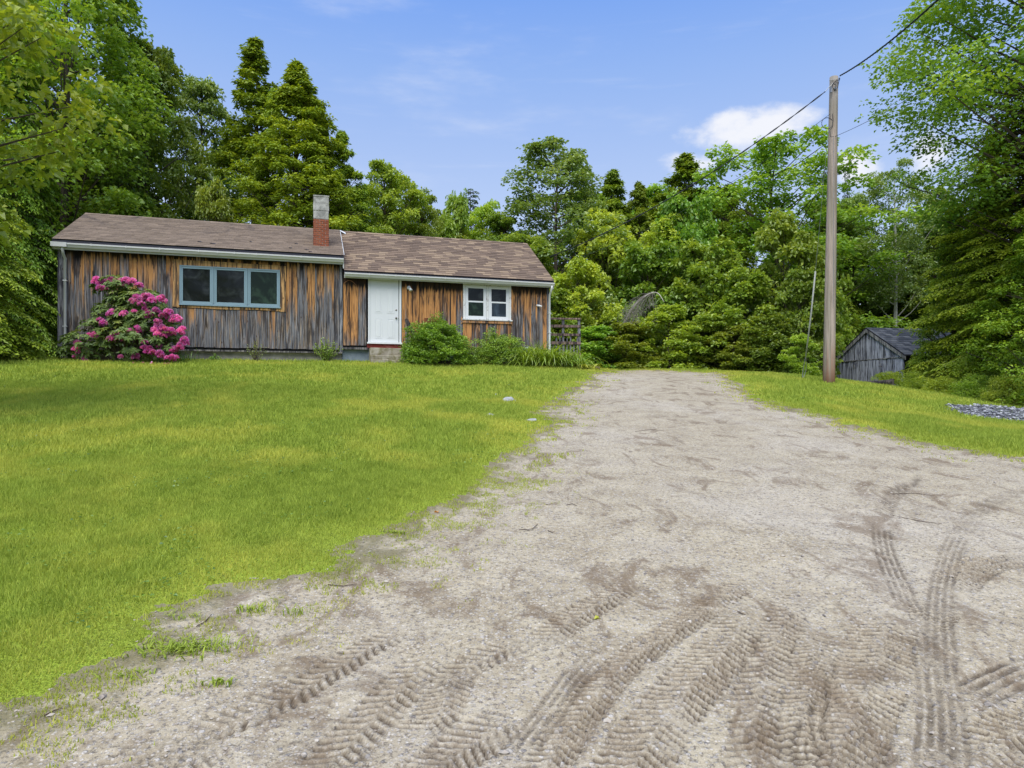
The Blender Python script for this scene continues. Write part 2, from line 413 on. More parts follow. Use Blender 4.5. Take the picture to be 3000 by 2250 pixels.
trk([(1900, 1400), (1880, 1100), (1850, 800), (1860, 500), (1930, 300), (2060, 160), (2250, 90)], .09, 2, .45)
trk([(1420, 1400), (1540, 1250), (1700, 1120)], .10, 2, 1)
trk([(1960, 1000), (2090, 930), (2260, 860), (2500, 800)], .12, 2, 1)
trk([(1900, 520), (2000, 440), (2130, 410), (2330, 385)], .14, 1, .9)
trk([(1990, 1290), (2080, 1220), (2200, 1150), (2400, 1090)], .14, 1, .9)
trk([(-60, 1330), (130, 1100), (300, 880), (440, 740)], .09, 2, .5)
trk([(1900, 620), (1790, 700), (1780, 560)], .08, 1, .6)
trk([(130, 760), (300, 640), (440, 560), (520, 510)], .11, 1, .7)
trk([(700, 1250), (900, 1140), (1130, 1050), (1350, 930), (1560, 800), (1750, 700)], .10, 1, .8, False)
trk([(430, 1400), (560, 1290), (720, 1200)], .12, 1, .75, False)
trk([(700, 1400), (850, 1250), (1000, 1160)], .11, 1, .75, False)
trk([(1250, 1430), (1450, 1250), (1630, 1060), (1750, 930), (1860, 810)], .12, 1, .95, False)
trk([(1480, 1430), (1640, 1280), (1800, 1150), (1900, 1050), (1980, 860)], .11, 1, .95, False)
trk([(1700, 1430), (1900, 1280), (2060, 1170), (2260, 1060)], .13, 1, .95, False)
trk([(1850, 1000), (1960, 900), (2100, 820), (2300, 740)], .10, 1, .5, False)
def smooth_line(P, n=60):
    P = np.array(P); P = np.vstack([2 * P[0] - P[1], P, 2 * P[-1] - P[-2]]); o = []
    for i in range(1, len(P) - 2):
        for t in np.linspace(0, 1, n // 4, endpoint=False):
            a, b, c, d = P[i - 1:i + 3]
            o.append(.5 * ((2 * b) + (c - a) * t + (2 * a - 5 * b + 4 * c - d) * t * t + (3 * b - a - 3 * c + d) * t ** 3))
    return np.array(o + [P[-2]])
def tracks(X, Y):
    """depth, dampness and painted groove shade of the tyre prints at points X, Y"""
    dep = np.zeros(X.shape); wet = np.zeros(X.shape)
    lug = np.zeros(X.shape)
    for k, (pts, hw, kind, st) in enumerate(TR):
        L = smooth_line(pts); m0 = (X > L[:, 0].min() - hw) & (X < L[:, 0].max() + hw) & (Y > L[:, 1].min() - hw) & (Y < L[:, 1].max() + hw)
        idx = np.flatnonzero(m0.ravel())
        if not len(idx): continue
        x = X.ravel()[idx]; y = Y.ravel()[idx]
        best = np.full(len(idx), 1e9); arc = np.zeros(len(idx)); lat = np.zeros(len(idx)); acc = 0.0
        for i in range(len(L) - 1):
            e = L[i + 1] - L[i]; ln = np.hypot(*e) + 1e-9; e = e / ln
            t = np.clip((x - L[i, 0]) * e[0] + (y - L[i, 1]) * e[1], 0, ln)
            dx = x - L[i, 0] - t * e[0]; dy = y - L[i, 1] - t * e[1]; d = np.hypot(dx, dy)
            b = d < best; best[b] = d[b]; arc[b] = (acc + t)[b]; lat[b] = (dx * e[1] - dy * e[0])[b]; acc += ln
        q = lat / hw; ed = np.clip((1.0 - np.abs(q)) / .18, 0, 1)
        fade = np.clip(np.minimum(arc / .3 + .15, (acc - arc) / .35), 0, 1) * (np.clip(fbm(x * 2.3, y * 2.3, 40 + k, 3) * 2.8 - .45, 0, 1))
        wob = (fbm(x * 9, y * 9, 70 + k, 2) - .5) * .030
        if kind == 1:
            sp = .040 + .006 * (k % 3)
            ph = (arc + np.abs(q) ** .8 * hw * .6 + wob + (q > 0) * sp * .5) / sp
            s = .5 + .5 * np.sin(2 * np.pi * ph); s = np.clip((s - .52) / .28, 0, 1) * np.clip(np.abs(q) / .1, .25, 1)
            z = -.004 * ed - .030 * s * ed
            z += .006 * np.exp(-((np.abs(q) - 1.0) / .12) ** 2)
        else:
            ph = (lat + wob * .3) / (hw * .42); s = .5 + .5 * np.cos(2 * np.pi * ph); s = np.clip((s - .5) / .3, 0, 1)
            z = -.005 * ed - .018 * (1 - s) * ed * (.6 + .4 * (np.sin(arc * 2 * np.pi / .03) > -.3))
            s = (1 - s)
        brk = np.clip(fbm(x * 14, y * 14, 140 + k, 2) * 3.2 - .55, .3, 1); s = s * brk
        zz = z * st * fade * (.45 + .55 * brk)
        dv = dep.ravel(); dv[idx] = np.minimum(dv[idx], zz) + np.where(zz > 0, zz, 0); dep = dv.reshape(X.shape)
        wv = wet.ravel(); wv[idx] = np.maximum(wv[idx], ed * fade * st * .8); wet = wv.reshape(X.shape)
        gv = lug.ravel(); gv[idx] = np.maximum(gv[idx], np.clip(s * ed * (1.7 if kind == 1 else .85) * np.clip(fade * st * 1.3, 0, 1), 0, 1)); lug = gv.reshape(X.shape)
    return dep, wet, lug

Z0 = gz(GX, GY)
sd_v = sdrive(GX, GY)
near = np.clip(1 - (GY - 8) / 20, .25, 1)
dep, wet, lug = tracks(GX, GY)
ind = np.clip(sd_v / .3, 0, 1)
rough = (fbm(GX * 30, GY * 30, 5, 2) - .5) * .010 + (fbm(GX * 6, GY * 6, 8, 3) - .5) * .022
ruts = (fbm(GX * .9 + GY * .25, GY * .35, 12, 3) - .5) * .06
Zd = Z0 + ind * (dep + rough * .8 + ruts) - .02 * np.clip(sd_v / .5, -1, 1) * (np.abs(GX) < 40)
Zl = Z0 + (fbm(GX * 1.3, GY * 1.3, 21, 3) - .5) * .07 + .01
Zall = np.where(sd_v > 0, Zd, Z0 * 0 + (Z0 + (Zl - Z0) * np.clip(-sd_v / .4, 0, 1) + .02 * np.clip(-sd_v / .5, 0, 1)))
nR, nC = GX.shape
VV = np.stack([GX, GY, Zall], -1).reshape(-1, 3)
ii = (np.arange(nR - 1)[:, None] * nC + np.arange(nC - 1)[None]).ravel()
QQ = np.stack([ii, ii + 1, ii + 1 + nC, ii + nC], -1)
cxf = (GX[:-1, :-1] + GX[1:, 1:]).ravel() / 2; cyf = (GY[:-1, :-1] + GY[1:, 1:]).ravel() / 2
inr = (np.abs(cxf) < 39) & (cyf > -19)
f_dr = (sdrive(cxf, cyf) > 0) & inr
nz = (fbm(cxf * 1.1, cyf * 1.1, 33, 3) - .5) * 1.2
f_pt = (seg_dist(cxf, cyf, PATCH) + nz * .35 > 0) & ~f_dr
f_lw = (seg_dist(cxf, cyf, LAWN) + nz * .7 > 0) & ~f_dr & ~f_pt
f_fo = ~(f_dr | f_pt | f_lw)
# drop the ends of the sheet that no lawn or drive reaches only at coarse far cells: they stay forest floor
def sub(name, mask, mat, attrs=None):
    q = QQ[mask]; u, inv = np.unique(q, return_inverse=True)
    me = np_mesh(name, VV[u], inv.reshape(q.shape), mat, True, {k: a.ravel()[u] for k, a in (attrs or {}).items()})
    return tag(link(name, me), kind='structure')

# ground materials
def mat_drive():
    t = NT('gravel_sand')
    P = t.pos()
    big = t.noise(.55, 4, .6, P, .4); mid = t.noise(3.2, 5, .62, P, .5); fine = t.noise(38, 4, .7, P); vf = t.noise(150, 3, .7, P)
    vs = t.vor(62, P); vc = t.vor(62, P, 'Color'); vs2 = t.vor(27, P); vc2 = t.vor(27, P, 'Color')
    w = t.attr('wet'); e = t.attr('edge')
    base = t.mix(t.step(mid, .3, .72), (.44, .38, .27), (.32, .265, .18))
    base = t.mix(t.math('MULTIPLY', t.step(t.noise(2.0, 6, .65, t.mapv((1.3, .7, 1), src=P, rot=(0, 0, .6)), 1.2), .50, .66), .9), base, (.20, .16, .11))
    base = t.mix(t.math('MULTIPLY', t.step(big, .45, .7), .35), base, (.56, .51, .44))
    base = t.mix(t.math('MULTIPLY', w, .50), base, (.25, .205, .16))
    sepc = t.node('ShaderNodeSeparateColor'); t.l.new(vc, sepc.inputs[0])
    stone = t.mix(sepc.outputs[0], (.17, .155, .145), (.62, .57, .50))
    sm = t.math('MULTIPLY', t.step(vs, .32, .5, 1, 0), t.step(sepc.outputs[1], .35, .5))
    sm = t.math('MULTIPLY', sm, t.math('SUBTRACT', 1.0, t.math('MULTIPLY', w, .75)))
    base = t.mix(t.math('MULTIPLY', sm, .85), base, stone)
    sepd = t.node('ShaderNodeSeparateColor'); t.l.new(vc2, sepd.inputs[0])
    stone2 = t.mix(sepd.outputs[0], (.14, .13, .135), (.60, .56, .51))
    sm2 = t.math('MULTIPLY', t.step(vs2, .22, .36, 1, 0), t.step(t.math('ADD', sepd.outputs[1], t.math('MULTIPLY', t.math('SUBTRACT', mid, .5), 1.2)), .60, .68))
    base = t.mix(t.math('MULTIPLY', sm2, .8), base, stone2)
    base = t.mix(t.step(fine, .60, .74), base, (.16, .125, .10))
    base = t.mix(t.math('MULTIPLY', t.step(vf, .58, .68), .75), base, (.12, .095, .08))
    base = t.mix(t.math('MULTIPLY', t.step(vf, .34, .42, 1, 0), .5), base, (.62, .57, .50))
    gr = t.noise(34, 9, .8, P, .2); gr2 = t.noise(11, 9, .82, P, .3)
    base = t.mix(t.math('MULTIPLY', t.step(gr, .545, .585), .8), base, (.135, .115, .09)); base = t.mix(t.math('MULTIPLY', t.step(gr, .41, .45, 1, 0), .5), base, (.56, .51, .42))
    base = t.mix(t.math('MULTIPLY', t.step(gr2, .56, .66), .55), base, (.17, .13, .10))
    base = t.mix(t.math('MULTIPLY', t.step(t.noise(2.0, 6, .65, t.mapv((1.3, .7, 1), src=P, rot=(0, 0, .6)), 1.2), .52, .66), .5), base, (.20, .145, .09))
    base = t.mix(t.math('MULTIPLY', t.attr('lug'), .88), base, (.065, .048, .034))  # tread grooves darkened in colour: painted relief shade together with damp soil
    # weeds and organic dirt creeping in from the lawn
    base = t.mix(t.math('MULTIPLY', t.step(t.math('ADD', e, t.math('MULTIPLY', t.math('SUBTRACT', mid, .5), 1.1)), .55, .95), .7), base, (.15, .135, .06))
    h = t.math('ADD', t.math('MULTIPLY', t.math('MULTIPLY', sm2, 1.2), 1.0), t.math('ADD', t.math('MULTIPLY', sm, .5), t.math('ADD', fine, t.math('MULTIPLY', vf, .4))))
    return t.bsdf(base, .92, .15, normal=t.bump(h, .55, .012))
def mat_lawn():
    t = NT('lawn_soil'); P = t.pos()
    a = t.noise(.5, 4, .6, P); b = t.noise(6, 5, .65, P); c = t.noise(60, 3, .7, P)
    col = t.mix(t.step(a, .3, .7), (.20, .27, .03), (.25, .30, .04))
    col = t.mix(t.step(b, .5, .8), col, (.10, .10, .035))
    d = t.noise(170, 2, .6, t.mapv((1, .6, 1), src=P))
    col = t.mix(t.step(c, .50, .70), col, (.07, .10, .018)); col = t.mix(t.step(d, .5, .62), col, (.30, .38, .05)); col = t.mix(t.step(d, .36, .44, 1, 0), col, (.06, .085, .015))
    return t.bsdf(col, .95, .05, normal=t.bump(t.math('ADD', b, c), .5, .02))
def mat_forest():
    t = NT('leaf_litter'); P = t.pos()
    a = t.noise(1.3, 4, .6, P); c = t.noise(22, 4, .7, P)
    col = t.mix(t.step(a, .35, .65), (.055, .038, .022), (.045, .06, .016))
    col = t.mix(t.step(c, .5, .7), col, (.11, .075, .042))
    return t.bsdf(col, .95, .05, normal=t.bump(c, .6, .04))
def mat_crushed():
    t = NT('crushed_stone'); P = t.pos()
    v = t.vor(19, P, 'Color'); d = t.vor(19, P); s = t.node('ShaderNodeSeparateColor'); t.l.new(v, s.inputs[0])
    col = t.mix(s.outputs[0], (.07, .075, .09), (.36, .37, .40)); col = t.mix(t.step(d, .3, .6), col, (.03, .03, .035))
    return t.bsdf(col, .8, .3, normal=t.bump(d, 1, -.03))
edge = 1 - np.clip(sd_v / .9, 0, 1)
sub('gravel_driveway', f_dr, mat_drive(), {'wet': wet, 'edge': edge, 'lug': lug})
sub('lawn', f_lw, mat_lawn())
cx_ = np.concatenate([np.arange(-700, -60, 40), np.arange(-60, 60.1, .6), np.arange(100, 701, 40)]); cy_ = np.concatenate([np.arange(-400, -40, 40), np.arange(-40, 75.1, .6), np.arange(100, 901, 40)])
CX_, CY_ = np.meshgrid(cx_, cy_); inl = np.maximum(seg_dist(CX_, CY_, LAWN), seg_dist(CX_, CY_, DRIVE))
CZ_ = gz(CX_, CY_) - .02 - .22 * np.clip((inl + .1) / .6, 0, 1) + (fbm(CX_ * .8, CY_ * .8, 44, 3) - .5) * .10 * (inl < -.6)
k_ = CX_.shape[1]; i_ = (np.arange(CX_.shape[0] - 1)[:, None] * k_ + np.arange(k_ - 1)[None]).ravel()
tag(link('forest_floor', np_mesh('forest_floor', np.stack([CX_, CY_, CZ_], -1).reshape(-1, 3), np.stack([i_, i_ + 1, i_ + 1 + k_, i_ + k_], -1), mat_forest(), True)), kind='structure')
sub('gravel_pad', f_pt, mat_crushed())

def zsurf(x, y):
    """height of the finished lawn and drive sheet"""
    x = np.asarray(x, float); y = np.asarray(y, float)
    i = np.clip(np.searchsorted(AX, x) - 1, 0, len(AX) - 2); j = np.clip(np.searchsorted(AY, y) - 1, 0, len(AY) - 2)
    fx = np.clip((x - AX[i]) / (AX[i + 1] - AX[i]), 0, 1); fy = np.clip((y - AY[j]) / (AY[j + 1] - AY[j]), 0, 1)
    return (Zall[j, i] * (1 - fx) + Zall[j, i + 1] * fx) * (1 - fy) + (Zall[j + 1, i] * (1 - fx) + Zall[j + 1, i + 1] * fx) * fy

# ------------------------------------------------------------------ grass, real blades
GRASS = None
def mat_grass():
    t = NT('grass_blade')
    v = t.attr('v'); y = t.attr('yel')
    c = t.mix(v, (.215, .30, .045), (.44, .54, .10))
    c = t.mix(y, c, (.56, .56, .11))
    d = t.node('ShaderNodeBsdfDiffuse'); t.l.new(c, d.inputs[0])
    tr = t.node('ShaderNodeBsdfTranslucent'); t.l.new(t.mix(1.0, c, (1.2, 1.1, .5), 'MULTIPLY'), tr.inputs[0])
    m = t.node('ShaderNodeMixShader'); m.inputs[0].default_value = .35
    t.l.new(d.outputs[0], m.inputs[1]); t.l.new(tr.outputs[0], m.inputs[2]); t.l.new(m.outputs[0], t.out.inputs[0])
    return t.m
MG = mat_grass()
def blades(name, x, y, h, w, z=None, dry=None, lean=.45, label=None, cat='grass', seed=1):
    g = np.random.default_rng(seed); n = len(x)
    z = zsurf(x, y) - .004 if z is None else z
    a = g.uniform(0, 2 * np.pi, n); ca, sa = np.cos(a), np.sin(a)
    l = g.uniform(0, lean, n) * h; b = g.uniform(0, 2 * np.pi, n)
    p0 = np.stack([x - ca * w, y - sa * w, z], -1); p1 = np.stack([x + ca * w, y + sa * w, z], -1)
    p2 = np.stack([x + np.cos(b) * l, y + np.sin(b) * l, z + h], -1)
    V = np.stack([p0, p1, p2], 1).reshape(-1, 3); F = np.arange(3 * n).reshape(-1, 3)
    v = np.clip(g.normal(.5, .3, n) + (fbm(x * .9, y * .9, 50, 3) - .5) * .3 + (fbm(x * 7, y * 7, 52, 2) - .5) * .9, 0, 1)
    ye = np.clip((fbm(x * 1.1, y * .9, 61, 5) - .47) * 2.6, 0, .7) + g.uniform(-.15, .25, n)
    if dry is not None: ye = ye + dry
    ye = np.clip(ye, 0, 1)
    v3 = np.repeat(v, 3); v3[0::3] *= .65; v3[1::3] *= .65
    me = np_mesh(name, V, F, MG, False, {'v': v3, 'yel': np.repeat(ye, 3)})
    return tag(link(name, me), label, cat, kind='stuff')
HX, HY, HT = -12.52, 18.83, math.atan(.3)
HC, HS = math.cos(HT), math.sin(HT)
def in_house(x, y, m=.0):
    s = (x - HX) * HC + (y - HY) * HS; b = -(x - HX) * HS + (y - HY) * HC
    return (s > -m) & (s < 14.37 + m) & (b > -m) & (b < 5.2)
def scatter(n, x0, x1, y0, y1, seed):
    g = np.random.default_rng(seed); return g.uniform(x0, x1, n), g.uniform(y0, y1, n)
GXs, GYs, GHs, GWs, GDs = [], [], [], [], []
def zone(n, y0, y1, hm, wm, seed):
    g = np.random.default_rng(seed)
    y = np.sqrt(g.uniform(y0 ** 2, y1 ** 2, n)); x = g.uniform(-.82, .82, n) * y
    sd = sdrive(x, y); ok = (sd < 0)
    cl = fbm(x * 5, y * 5, 77, 2)                             # straggling tufts over the edge of the gravel
    cl2 = fbm(x * 17, y * 17, 79, 2)
    ok |= (sd < 1.1) & (g.random(n) < np.clip(.85 - sd * .75, .06, 1)) & (cl * .6 + cl2 * .4 > .45 + sd * .24)
    ok &= ~in_house(x, y, .12) & (seg_dist(x, y, PATCH) < .1)
    lw = seg_dist(x, y, LAWN); ok &= lw > -1.0
    # worn, thin turf next to the gravel
    ok &= g.random(n) < np.clip(.5 + (-sd) * 1.6, .3, 1) + (sd > 0)
    x, y, sd = x[ok], y[ok], sd[ok]; m = len(x)
    tuft = fbm(x * 2.2, y * 2.2, 91, 3)
    h = hm * g.uniform(.4, 1.15, m) * (.65 + .7 * tuft) * np.clip(.55 - sd * .8, .5, 1)
    GXs.append(x); GYs.append(y); GHs.append(h); GWs.append(wm * g.uniform(.6, 1.2, m)); GDs.append(np.clip(.28 + sd * .5, -.05, .35))
zone(500000, 1.6, 7.5, .048, .0037, 1)
zone(330000, 7.5, 14, .07, .0075, 2)
zone(300000, 14, 29, .085, .015, 3)
def outer(n, seed):
    g = np.random.default_rng(seed); x = g.uniform(6, 24, n) * g.choice([-1, 1, 1], n); y = g.uniform(4, 20, n)
    ok = (np.abs(x) > .82 * y) & (sdrive(x, y) < 0) & (seg_dist(x, y, PATCH) < .1) & (seg_dist(x, y, LAWN) > -.5); x, y = x[ok], y[ok]; m = len(x)
    GXs.append(x); GYs.append(y); GHs.append(.08 * g.uniform(.5, 1.1, m)); GWs.append(.012 * g.uniform(.6, 1.2, m)); GDs.append(np.zeros(m))
outer(90000, 4)
cat_ = np.concatenate
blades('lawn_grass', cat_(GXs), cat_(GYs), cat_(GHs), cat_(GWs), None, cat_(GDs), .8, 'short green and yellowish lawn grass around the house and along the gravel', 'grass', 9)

# clover and small broad leaves mixed into the turf
gc = np.random.default_rng(19); nC_ = 26000; yC = 2 + 18 * gc.random(nC_) ** 1.3; xC = gc.uniform(-.8, .8, nC_) * yC
kC = (sdrive(xC, yC) < -.05) & ~in_house(xC, yC, .15) & (fbm(xC * 2.1, yC * 2.1, 171, 3) > .55) & (seg_dist(xC, yC, LAWN) > 0); CLOVER = (xC[kC], yC[kC])
# loose stones on the drive
def mat_pebble():
    t = NT('pebble'); v = t.attr('v')
    c = t.mix(v, (.15, .135, .125), (.50, .455, .39)); n = t.noise(40, 3, .6, t.pos())
    return t.bsdf(t.mix(t.step(n, .3, .8), c, (.40, .34, .28)), .85, .2)
MP = mat_pebble()
_o = np.array([[1, 0, 0], [0, 1, 0], [-1, 0, 0], [0, -1, 0], [0, 0, 1], [0, 0, -1],
               [.62, .62, .45], [-.62, .62, .45], [-.62, -.62, .45], [.62, -.62, .45]])
_of = np.array([[0, 6, 9], [6, 1, 7], [7, 2, 8], [8, 3, 9], [6, 4, 9], [6, 7, 4], [7, 8, 4], [8, 9, 4], [0, 1, 6], [1, 2, 7], [2, 3, 8], [3, 0, 9]])
def stones(name, x, y, r, z, mat, label, seed=0, attr_lo=0, attr_hi=1, cat='gravel'):
    g = np.random.default_rng(seed); n = len(x)
    V = _o[None] * g.uniform(.7, 1.2, (n, 10, 1)) * r[:, None, None] * np.stack([g.uniform(.8, 1.35, n), g.uniform(.7, 1.1, n), g.uniform(.4, .75, n)], -1)[:, None]
    a = g.uniform(0, 6.28, n); ca, sa = np.cos(a)[:, None], np.sin(a)[:, None]
    V = np.stack([V[..., 0] * ca - V[..., 1] * sa + x[:, None], V[..., 0] * sa + V[..., 1] * ca + y[:, None], V[..., 2] + z[:, None]], -1)
    F = (np.arange(n)[:, None, None] * 10 + _of[None]).reshape(-1, 3)
    me = np_mesh(name, V.reshape(-1, 3), F, mat, False, {'v': np.repeat(g.uniform(attr_lo, attr_hi, n) ** 1.0, 10)})
    return tag(link(name, me), label, cat, kind='stuff')
g = np.random.default_rng(4)
n = 30000; yy = 2.0 + 12 * g.random(n) ** 1.5; xx = g.uniform(-.85, .85, n) * yy
sdv = sdrive(xx, yy); dn = fbm(xx * 1.1, yy * 1.1, 14, 3)
k = (sdv > -.05) & (g.random(n) < np.clip((dn - .42) * 5, .08, 1) + np.clip(.35 - sdv * .5, 0, .3)) 
_, wk, _l = tracks(xx, yy); k &= (wk < .25) | (g.random(n) < .12)
xx, yy = xx[k], yy[k]; rr = .0035 + .006 * g.random(len(xx)) ** 2.2 * (1 + yy * .07); rr *= np.where(g.random(len(xx)) < .04, 2.0, 1)
stones('loose_gravel', xx, yy, rr, zsurf(xx, yy), MP, 'loose pale and dark pebbles lying on the sandy driveway', 2)
n = 5200; xx = g.uniform(9.5, 20, n); yy = g.uniform(12, 18.5, n); k = seg_dist(xx, yy, PATCH) > .05; xx, yy = xx[k], yy[k]
t_ = NT('blue_stone'); MBS = t_.bsdf(t_.mix(t_.attr('v'), (.05, .055, .075), (.42, .43, .46)), .8, .3)
stones('crushed_stone', xx, yy, g.uniform(.025, .055, len(xx)), zsurf(xx, yy) + .01, MBS, 'blue grey crushed stone covering the pad beside the trees at right', 3)
# ------------------------------------------------------------------ the cottage
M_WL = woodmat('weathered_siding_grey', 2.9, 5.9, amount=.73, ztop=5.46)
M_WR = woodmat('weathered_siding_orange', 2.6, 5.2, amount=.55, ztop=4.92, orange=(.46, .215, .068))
M_CAS = woodmat('bare_pine_casing', -6, 2, amount=.25, orange=(.50, .28, .10))
M_GB = woodmat('silvered_board', 4, 30, amount=2, grey=(.26, .26, .275), pale=0)
M_SILL = woodmat('silvered_ledge', 4, 30, amount=2, grey=(.22, .205, .19), pale=0)
def mat_shingle(name, a, b, c_, stain):
    t = NT(name); r = t.math('FRACT', t.math('ADD', t.attr('v'), t.rnd()))
    r2 = t.math('FRACT', t.math('MULTIPLY', r, 7.31))
    c = t.mix(t.step(r, .15, .85), a, b); c = t.mix(t.step(r2, .72, .8), c, c_)
    n = t.noise(90, 3, .7); s = t.noise(.9, 4, .6, t.mapv((1, .7, .7)), .5)
    c = t.mix(t.math('MULTIPLY', t.step(n, .35, .75), .4), c, (.05, .04, .04))
    c = t.mix(t.math('MULTIPLY', t.step(s, .56, .74), stain), c, (.045, .045, .055))
    return t.bsdf(c, .95, .1, normal=t.bump(n, .4, .003))
M_SHL = mat_shingle('asphalt_shingle_faded', (.215, .168, .132), (.285, .222, .172), (.25, .195, .15), .75)
M_SHR = mat_shingle('asphalt_shingle_brown', (.16, .118, .092), (.235, .172, .128), (.315, .235, .165), .25)
M_SHD = mat_shingle('asphalt_shingle_slate', (.09, .10, .12), (.17, .18, .205), (.22, .23, .25), .3)
M_ALU = plain('painted_aluminium_grey', (.50, .51, .50), .45, .4, .1, 3)
M_WHT = plain('white_vinyl', (.70, .72, .73), .45, .4, .04, 3)
def mat_peel():
    t = NT('peeling_white_paint'); n = t.noise(1, 5, .7, t.mapv((30, 30, 7)), .5); h = t.noise(2.5, 3, .5)
    m = t.step(t.math('ADD', n, t.math('MULTIPLY', t.math('SUBTRACT', h, .5), .4)), .60, .64)
    return t.bsdf(t.mix(m, (.68, .69, .68), (.16, .13, .11)), .7, .2, normal=t.bump(m, .5, -.003))
M_PEEL = mat_peel()
M_BLUE = plain('blue_grey_window_paint', (.21, .31, .36), .5, .3, .08, 4)
M_DOOR = plain('white_steel_door', (.66, .68, .69), .4, .35, .02, 2, .02)
M_KNOB = plain('dull_steel', (.22, .21, .20), .35, .5, .05, 6, .05, .8)
M_DARK = plain('dark_room', (.012, .013, .013), .9, .1)
M_BRK = NT('brick_face')
_r = M_BRK.rnd(); _n = M_BRK.noise(30, 4, .65)
M_BRICK = M_BRK.bsdf(M_BRK.mix(M_BRK.step(_n, .3, .75), M_BRK.mix(_r, (.22, .065, .04), (.33, .125, .065)), (.20, .065, .04)), .9, .15, normal=M_BRK.bump(_n, .5, .004))
M_MORT = plain('mortar', (.42, .38, .34), .95, .1, .2, 20, .4)
def mat_conc(name, a, b, moss=None, sc=3):
    t = NT(name); n = t.noise(sc, 5, .65, dist=.6); f = t.noise(40, 4, .65)
    c = t.mix(t.step(n, .35, .7), a, b); c = t.mix(t.math('MULTIPLY', t.step(f, .5, .8), .5), c, (a[0] * .45,) * 3)
    if moss:
        s = t.node('ShaderNodeSeparateXYZ'); t.l.new(t.tc.outputs['Object'], s.inputs[0])
        m = t.noise(4, 4, .6); c = t.mix(t.math('MULTIPLY', t.step(m, .45, .65), .75), c, moss)
    return t.bsdf(c, .92, .12, normal=t.bump(f, .4, .006))
M_CAP = mat_conc('chimney_render', (.22, .22, .205), (.46, .46, .43), None, 5)
M_FND = mat_conc('foundation_concrete', (.20, .19, .17), (.34, .32, .29))
M_FNB = mat_conc('foundation_blue_paint', (.17, .21, .26), (.24, .28, .33))
M_STEP = mat_conc('mossy_step_concrete', (.25, .22, .17), (.42, .39, .32), (.13, .115, .04))
M_RED = mat_conc('chipped_red_paint', (.19, .035, .028), (.16, .03, .025), (.30, .14, .12), 9)
M_LEAD = plain('flashing', (.34, .35, .36), .5, .4, .3, 12)
M_TAR = plain('roof_tar', (.03, .03, .045), .5, .4, .2, 9)
def mat_glass(name, col, streak=0.0):
    t = NT(name); n = t.noise(1.6, 4, .6, t.mapv((1, 1, .8), off=None), 1.5)
    c = t.mix(t.step(n, .45, .75), col, tuple(x * 3.5 + .004 for x in col))
    return t.bsdf(c, .06, .22)
M_GL = mat_glass('window_glass', (.010, .012, .012)); M_GL2 = mat_glass('screened_glass', (.018, .026, .034))
M_GREEN = mat_glass('window_glass_green', (.008, .016, .009))

house = empty('cottage', (HX, HY, 0), HT, 'low two part wooden cottage with streaked plank siding, brown shingle roof and brick chimney', 'house')
def hx(b_): return b_
# walls: backing boxes, then single boards
LW, RW0, RW1 = 7.62, 7.62, 14.37
def gable_wall(name, s0, s1, zb, ze, zr, mat):
    m = MB(); poly = [(0.0, zb), (5.2, zb), (5.2, ze), (2.6, zr), (0.0, ze)]
    k = 5; V = [(s0, y, z) for y, z in poly] + [(s1, y, z) for y, z in poly]
    m.add(V, [[i, (i + 1) % k, k + (i + 1) % k, k + i] for i in range(k)], None)
    m.add([(s0, y, z) for y, z in poly], [[0, 4, 2, 1]], [[4, 3, 2]])
    m.add([(s1, y, z) for y, z in poly], [[0, 1, 2, 4]], [[4, 2, 3]])
    return m.build(name, mat, house)
wall_l = gable_wall('wall', .02, LW - .01, 2.95, 5.84, 7.1, M_DARK)
wall_r = gable_wall('wall', RW0, RW1 - .02, 3.08, 5.42, 7.08, M_DARK)
MB().box(.05, LW - .02, .05, 5.15, 1.9, 2.944).build('foundation', M_FND, house)
MB().box(LW, RW1 - .05, .06, 5.15, 1.9, 3.075).build('foundation', M_FNB, house)
gb = random.Random(8)
def board(parent, mat, s0, s1, y0, y1, z0, z1, name='board', j=.004):
    m = MB(); n = 4; zs = np.linspace(z0, z1, n); sl = gb.uniform(-j, j)
    V = []
    for i, z in enumerate(zs):
        d0, d1 = gb.uniform(-j, j) * .5, gb.uniform(-j, j) * .5; yy_ = gb.uniform(-.003, .003)
        V += [(s0 + d0, y0 + yy_, z), (s1 + d1, y0 + yy_, z), (s1 + d1, y1, z), (s0 + d0, y1, z)]
    Q = []
    for i in range(n - 1):
        b = 4 * i; Q += [[b + q, b + (q + 1) % 4, b + 4 + (q + 1) % 4, b + 4 + q] for q in range(4)]
    Q += [[3, 2, 1, 0], [4 * n - 4, 4 * n - 3, 4 * n - 2, 4 * n - 1]]
    m.add(V, Q); return m.build(name, mat, parent)
